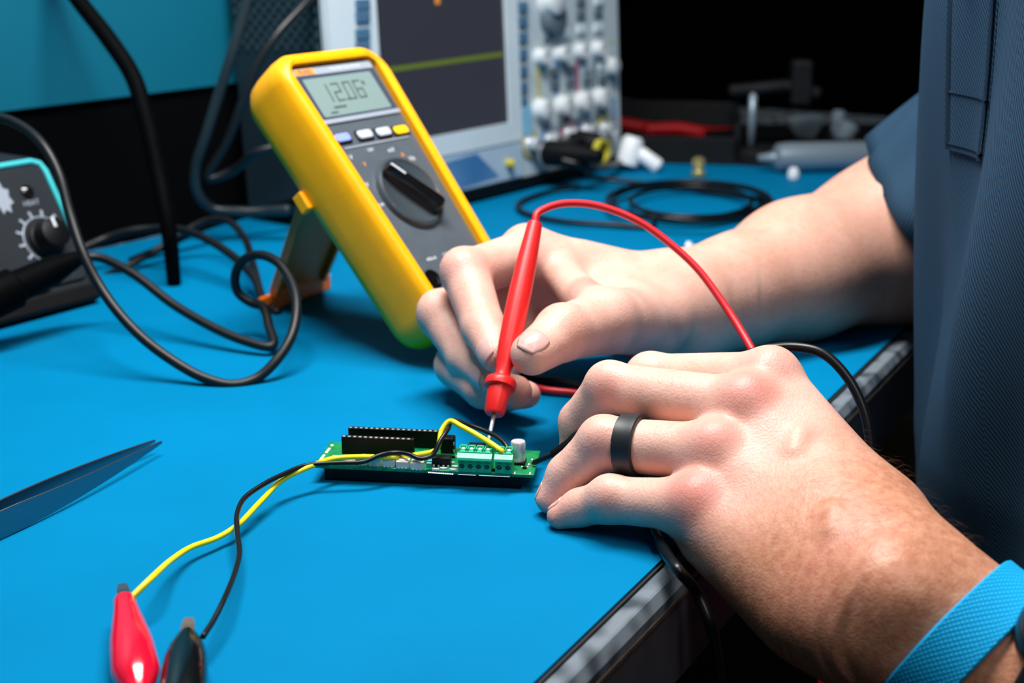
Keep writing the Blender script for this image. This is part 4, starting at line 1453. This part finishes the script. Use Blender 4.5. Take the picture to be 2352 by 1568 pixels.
def torso_pt(th_, z, off=0.0):
    """th_ = 0 at the front, positive towards the person's right"""
    a = .125 - .030 * max(0, (-.02 - z)) / .25 + .004 * math.sin(z * 9)
    b = .178 - .02 * max(0, z - .25) / .1
    if z > .30:
        k = math.sqrt(max(0.0, 1 - ((z - .30) / .13) ** 2))
        a, b = a * (.55 + .45 * k), b * (.45 + .55 * k)
    fo = .0055 * math.sin(9 * th_ + 2.5 * math.sin(z * 7)) + .0022 * math.sin(21 * th_ - z * 9) * math.sin(z * 11 + 1) + .003 * math.sin(5 * th_ + z * 22)
    fo += .004 * math.exp(-((th_ - .62 - .3 * z) / .10) ** 2)
    return TC + FD * (a + fo + off) * math.cos(th_) + TD * (b + fo + off) * math.sin(th_) + np.array([0, 0, T + z])


NU, NV = 220, 110
zs = np.linspace(-.30, .42, NV)
rings = [[torso_pt(2 * math.pi * j / NU, z) - PO for j in range(NU)] for z in zs]
shirt = build('shirt', loft(rings), M_SHIRT, person, smooth=True)
uv_grid(shirt, NU, NV, .0043, .72 / NV, True)
# placket
best = min(np.linspace(-1.2, 1.2, 241), key=lambda t_: abs(proj(torso_pt(t_, .17))[0] - 2243))
dth = .017 / .15
nu, nvv = 9, 60
zp = np.linspace(.138, .40, nvv)
g = [[torso_pt(best + dth * (2 * j / (nu - 1) - 1), z, .0022 if 0 < j < nu - 1 else .0003) - PO for j in range(nu)] for z in zp]
pk = build('placket', loft(g, close=False), M_SHIRT, shirt, smooth=True)
uv_grid(pk, nu, nvv, .0043, .0044, False)
for zz in (.141, .166):
    st = [[torso_pt(best + dth * .98 * (2 * j / 12 - 1), zz + dz, .0030 if k == 1 else .0012) - PO for j in range(13)] for k, dz in enumerate((-.0011, 0, .0011))]
    build('stitching', loft(st, close=False), M_SHIRT, shirt, smooth=True)
for s in (-1, 1):
    st = [[torso_pt(best + dth * (s * .9) + dx, z, .0032 if k == 1 else .002) - PO for z in zp] for k, dx in enumerate((-.006, 0, .006))]
    build('stitching', loft(st, close=False), M_SHIRT, shirt, smooth=True)
for zz in (.225, .30):
    c = torso_pt(best + .01, zz, .003) - PO
    build('button', along(tuple(c), tuple(c + FD), [(.0052, 0), (.0055, .001), (.005, .0022), (.003, .0018)], 18), mat('shirt_button', rgb(28, 40, 54), .3), shirt, smooth=True, auto=True)
# sleeves
def sleeve(el, sh, hem_t, r0, r1, seed, skew):
    d = nrm(sh - el)
    u_ = nrm(np.cross(d, UPZ))
    v_ = np.cross(u_, d)
    n = 64
    rg = []
    for k, t in enumerate(np.linspace(hem_t, 1.05, 36)):
        c = el + (sh - el) * t
        ring = []
        for j in range(n):
            a = 2 * math.pi * j / n
            w_ = (1 - (t - hem_t)) * .006
            r = r0 + (r1 - r0) * (t - hem_t) / (1.05 - hem_t) + w_ * (math.sin(3 * a + seed + 5 * t) + .5 * math.sin(7 * a - 9 * t + seed))
            dirv = u_ * math.cos(a) + v_ * math.sin(a)
            sk_ = d * (skew * math.cos(a + .3)) * (1 - t) if skew else 0
            ring.append(c + dirv * r + sk_ - PO)
        rg.append(ring)
    V_, F_ = loft(rg, caps=False)
    o = build('sleeve', (V_, F_), M_SHIRT, shirt, smooth=True)
    uv_grid(o, n, 36, .0055, .008, True)
    s_ = o.modifiers.new('thickness', 'SOLIDIFY')
    s_.thickness = .0018
    return o


sleeve(Rel, R_sh, .06, .060, .085, 1.0, 0.0)
sleeve(Lel, L_sh, .25, .066, .076, 2.3, 0.0)
# trousers down to the floor
for s in (-1, 1):
    lg = []
    for z, r in ((-.27, .105), (-.40, .095), (-.55, .075), (-.70, .065), (-.76, .062)):
        c = TC + TD * s * .085 + np.array([0, 0, T + z]) - PO
        lg.append([c + r * (FD * math.cos(2 * math.pi * j / 28) + TD * math.sin(2 * math.pi * j / 28)) for j in range(28)])
    build('trouser_leg', loft(lg), M_TROUSER, person, smooth=True)
    c = TC + TD * s * .085 - PO
    sh_m = loft([[c + FD * (.05 + .11 * math.cos(a_) * sc_) + TD * .042 * math.sin(a_) * sc_ + UPZ * z for a_ in np.linspace(0, 2 * math.pi, 24, endpoint=False)] for z, sc_ in ((0, 1), (.03, 1), (.06, .8), (.085, .55))])
    build('shoe', sh_m, M_BLACKP, person, smooth=True)

# ---- ring, wrist strap, watch
def sec_ring(f, A, c, axis_, width, n=48, off=.0006, thick=.0022, ref=UPZ):
    """band that hugs the field's surface around an axis"""
    axis_ = nrm(axis_)
    u_ = nrm(ref - axis_ * (ref @ axis_))
    v_ = np.cross(axis_, u_)
    ws = [-1, -.92, -.5, 0, .5, .92, 1]
    rad = np.zeros((len(ws), n))
    for i, s in enumerate(ws):
        o = c + axis_ * width / 2 * s
        for j in range(n):
            a = 2 * math.pi * j / n
            dv_ = u_ * math.cos(a) + v_ * math.sin(a)
            d = .004
            while d < .05 and f.sample(A, o + dv_ * d) < 0:
                d += .0003
            rad[i, j] = d
    rad = np.minimum(rad, np.median(rad) * 1.25)
    for _ in range(4):
        rad = (np.roll(rad, 1, 1) + 2 * rad + np.roll(rad, -1, 1)) / 4
    rad[:] = rad.mean(0)[None, :] * .5 + rad * .5
    rg = []
    for i, s in list(enumerate(ws)) + list(enumerate(ws))[::-1]:
        outer = len(rg) < len(ws)
        o = c + axis_ * width / 2 * s
        e = thick if outer else 0.0
        if outer and abs(s) == 1:
            e = thick * .6
        rg.append([o + (u_ * math.cos(2 * math.pi * j / n) + v_ * math.sin(2 * math.pi * j / n)) * (rad[i, j] + off + e) for j in range(n)])
    rg.append(rg[0])
    return rg, n


rc = L_ring[0] + (L_ring[1] - L_ring[0]) * .73
rg, n = sec_ring(fL, AL, rc, L_ring[1] - L_ring[0], .0088, 48, .0001, .0021)
tag(build('finger_ring', loft(rg, caps=False), M_RING, smooth=True, auto=True), 'wide matte black ring on the left ring finger', 'ring')
wc_ = Lw + Ldir * .027
rg, n = sec_ring(fL, AL, wc_, nrm(Ldir - .24 * Lacross), .0185, 72, .0006, .0022, Lacross)
so = build('wrist_strap', loft(rg, caps=False), M_STRAP, smooth=True, auto=True)
uvl = so.data.uv_layers.new(name='UVMap')
for p in so.data.polygons:
    vs = [so.data.loops[li].vertex_index for li in p.loop_indices]
    js = [v % n for v in vs]
    wrap = max(js) - min(js) > 2
    for li in p.loop_indices:
        i, j = divmod(so.data.loops[li].vertex_index, n)
        if wrap and j == 0:
            j = n
        uvl.data[li].uv = (j * .0026, i * .0039)
tag(so, 'bright blue woven elastic strap around the left wrist', 'wrist strap')
wc2 = Lw + Ldir * .058
watch = thing('wristwatch', 'black watch on the left forearm beside the blue strap', 'watch', Matrix.Translation(wc2))
rg, n = sec_ring(fL, AL, wc2, Ldir, .021, 56, .0004, .0028, Lacross)
build('watch_band', loft([[p - wc2 for p in r] for r in rg], caps=False), M_WATCH, watch, smooth=True, auto=True)
wn = nrm(toC(wc2) - Ldir * (toC(wc2) @ Ldir))
wn = nrm(wn * .75 + Lacross * .5)
co = wn * .0285
wq = Vector(wn).to_track_quat('Z', 'Y').to_matrix().to_4x4()
wm = Matrix.Translation(Vector(co)) @ wq
build('watch_case', xf(lathe([(.018, 0), (.0195, .002), (.0195, .007), (.018, .009), (.002, .009)], 36), wm), M_WATCH, watch, smooth=True, auto=True)
build('watch_glass', xf(lathe([(.0165, .0088), (.016, .0096), (.001, .0098)], 36), wm), M_GLOSSBLK, watch, smooth=True)

# ------------------------------------------------------------------ clutter at the far end of the bench
def gl(pts, z=.004):
    return [G(x, y, z) for x, y in pts]


coil = []
for k in range(44):
    a = k / 44 * 2 * math.pi * 3.4
    rr = 1 + .16 * math.sin(a * .37 + 1)
    coil.append(G(1585 + 165 * rr * math.cos(a) + 12 * math.sin(a * .31), 462 + 40 * rr * math.sin(a), .004 + .0016 * (k % 13) / 13 + k * .0002))
coil = [G(1345, 395, .02), G(1375, 408, .008)] + coil + [G(1500, 520, .004), G(1390, 515, .004), G(1290, 508, .004), G(1210, 490, .004), G(1190, 468, .004), G(1260, 440, .004), G(1330, 428, .006)]
lead('coiled_probe_cable', coil, .0022, M_BLKW, 'black probe cable coiled in loops on the far blue mat', 'cable', 8, 6)
lead('plug_cable', [P(1290, 368, 1.31), P(1330, 378, 1.31), P(1380, 385, 1.36), P(1440, 372, 1.45), P(1520, 368, 1.55)], .004, M_BLKW, 'black cable leaving the oscilloscope probe plug', 'cable', 8, 8)


def bolt(name, c, label, cat, prof_, m_, direction=(0, 0, 1), n=20):
    return tag(build(name, along(tuple(c), tuple(np.asarray(c) + np.asarray(direction)), prof_, n), m_, smooth=True, auto=True), label, cat)


t_ = thing('storage_tray', 'low black storage tray at the far end of the mat', 'tray', Matrix.Translation(Vector(G(1560, 392) + np.array([0, .10, 0]))) @ Matrix.Rotation(math.radians(-8), 4, 'Z'))
build('tray_base', box(-.13, .075, -.06, .14, 0, .006), M_DKGREY, t_, bevel=.002)
for b_ in (box(-.13, .075, -.06, -.052, .004, .028), box(-.13, .075, .132, .14, .004, .04), box(-.13, -.122, -.06, .14, .004, .04), box(.067, .075, -.06, .14, .004, .04)):
    build('tray_wall', b_, M_DKGREY, t_, bevel=.001)
for k, pp in enumerate(([(1418, 282, 1.66), (1480, 292, 1.66), (1540, 282, 1.67), (1600, 290, 1.68), (1640, 284, 1.68)], [(1440, 274, 1.72), (1500, 272, 1.72), (1580, 270, 1.72), (1650, 274, 1.72)], [(1480, 298, 1.62), (1560, 296, 1.62), (1620, 306, 1.62), (1700, 306, 1.63)])):
    lead('red_cable', path(pp), .0075, M_REDDARK, ['red cable lying lowest of three beside the oscilloscope', 'red cable lying farthest back beside the oscilloscope', 'red cable whose end reaches nearest the metal stand'][k], 'cable', 10, 8, 'red cables at the far bench end')
bolt('white_plug', P(1448, 345, 1.43), 'bright white plug standing out at the foot of the oscilloscope', 'plug', [(.008, -.016), (.011, -.014), (.011, .010), (.008, .014)], M_BRIGHT, (.25, .1, 1))
bolt('white_plug', P(1492, 368, 1.43), 'small white plug tilted beside the larger white plug', 'plug', [(.006, -.012), (.008, -.010), (.007, .012), (.004, .016)], M_BRIGHT, (-.8, .1, .6))
bolt('brass_terminal', G(1604, 402, .002), 'small brass terminal standing at the edge of the far mat', 'terminal', [(.007, 0), (.007, .004), (.0045, .005), (.0045, .009), (.0065, .011), (.006, .016), (.002, .018)], M_GOLD)
bolt('round_cap', G(1822, 410, .001), 'tiny white round cap on the far mat', 'cap', [(.005, 0), (.0056, .003), (.0056, .006), (.004, .010), (.001, .0112)], M_BRIGHT)
hs = thing('helping_hand_stand', 'dark metal stand with an upright rod at the far end', 'stand', Matrix.Translation(Vector(G(1740, 372))))
build('stand_base', lathe([(.03, 0), (.03, .012), (.026, .016), (.004, .017)], 28), M_DKGREY, hs, smooth=True, auto=True)
build('rod', shift(lathe([(.004, .012), (.004, .075)], 12), -.008, 0), M_SILVER, hs, smooth=True)
build('cross_bar', tube([(-.03, .01, .072), (.0, .0, .076), (.03, 0, .078), (.06, .0, .07)], .007, 10), M_DKGREY, hs, smooth=True)
build('clamp', box(.03, .05, -.012, .012, .06, .105), M_DKGREY, hs, bevel=.003)
cyl = thing('desoldering_pump', 'grey-blue cylindrical tool lying on the far bench behind the forearm', 'tool', Matrix.Translation(Vector(P(1786, 362, 1.42))) @ Vector((1, .12, .0)).to_track_quat('Z', 'Y').to_matrix().to_4x4())
build('barrel', lathe([(.009, -.004), (.014, 0), (.015, .01), (.015, .10), (.012, .104), (.012, .13)], 24), M_SILVER, cyl, smooth=True, auto=True)
build('nozzle', lathe([(.003, -.02), (.006, -.004), (.009, 0)], 16), M_SILVER, cyl, smooth=True)
bolt('grey_funnel', P(1852, 325, 1.56), 'pale grey cone shaped nozzle behind the cylindrical tool', 'nozzle', [(.006, -.01), (.008, 0), (.019, .02), (.02, .026), (.018, .027)], M_SILVER, (-.1, 0, 1))
bolt('metal_post', P(1926, 268, 1.6), 'small dull metal post rising above the far clutter', 'post', [(.006, -.05), (.006, -.008), (.008, -.006), (.008, .004), (.005, .007)], M_SILVER, (.1, 0, 1))
bolt('metal_nut', P(1945, 298, 1.56), 'shiny round nut lying behind the cylindrical tool', 'nut', [(.010, -.022), (.012, -.004), (.011, .006), (.006, .009)], M_SILVER, (.4, -.2, 1))
cb = thing('parts_box', 'low dark parts box holding the far tools', 'box', Matrix.Translation(Vector(G(1905, 372) + np.array([0, .06, 0]))))
build('box_body', box(-.11, .16, -.05, .12, 0, .011), M_DKGREY, cb, bevel=.003)
build('box_rim', box(-.114, .164, -.054, .124, .009, .014), M_BLACKP, cb, bevel=.002)
a, e = G(1583, 566, .004), G(1660, 572, .004)
sc_t = thing('small_screw', 'small bright screw lying on the mat by the forearm', 'screw', Matrix.Translation(Vector(a)) @ Vector(e - a).to_track_quat('Z', 'Y').to_matrix().to_4x4())
build('head', lathe([(.0015, -.003), (.0038, -.002), (.0038, .001), (.0016, .0025)], 16), M_BRIGHT, sc_t, smooth=True, auto=True)
build('shank', lathe([(.0015, .001), (.0015, .02), (.0003, .023)], 12), M_TIN, sc_t, smooth=True, auto=True)
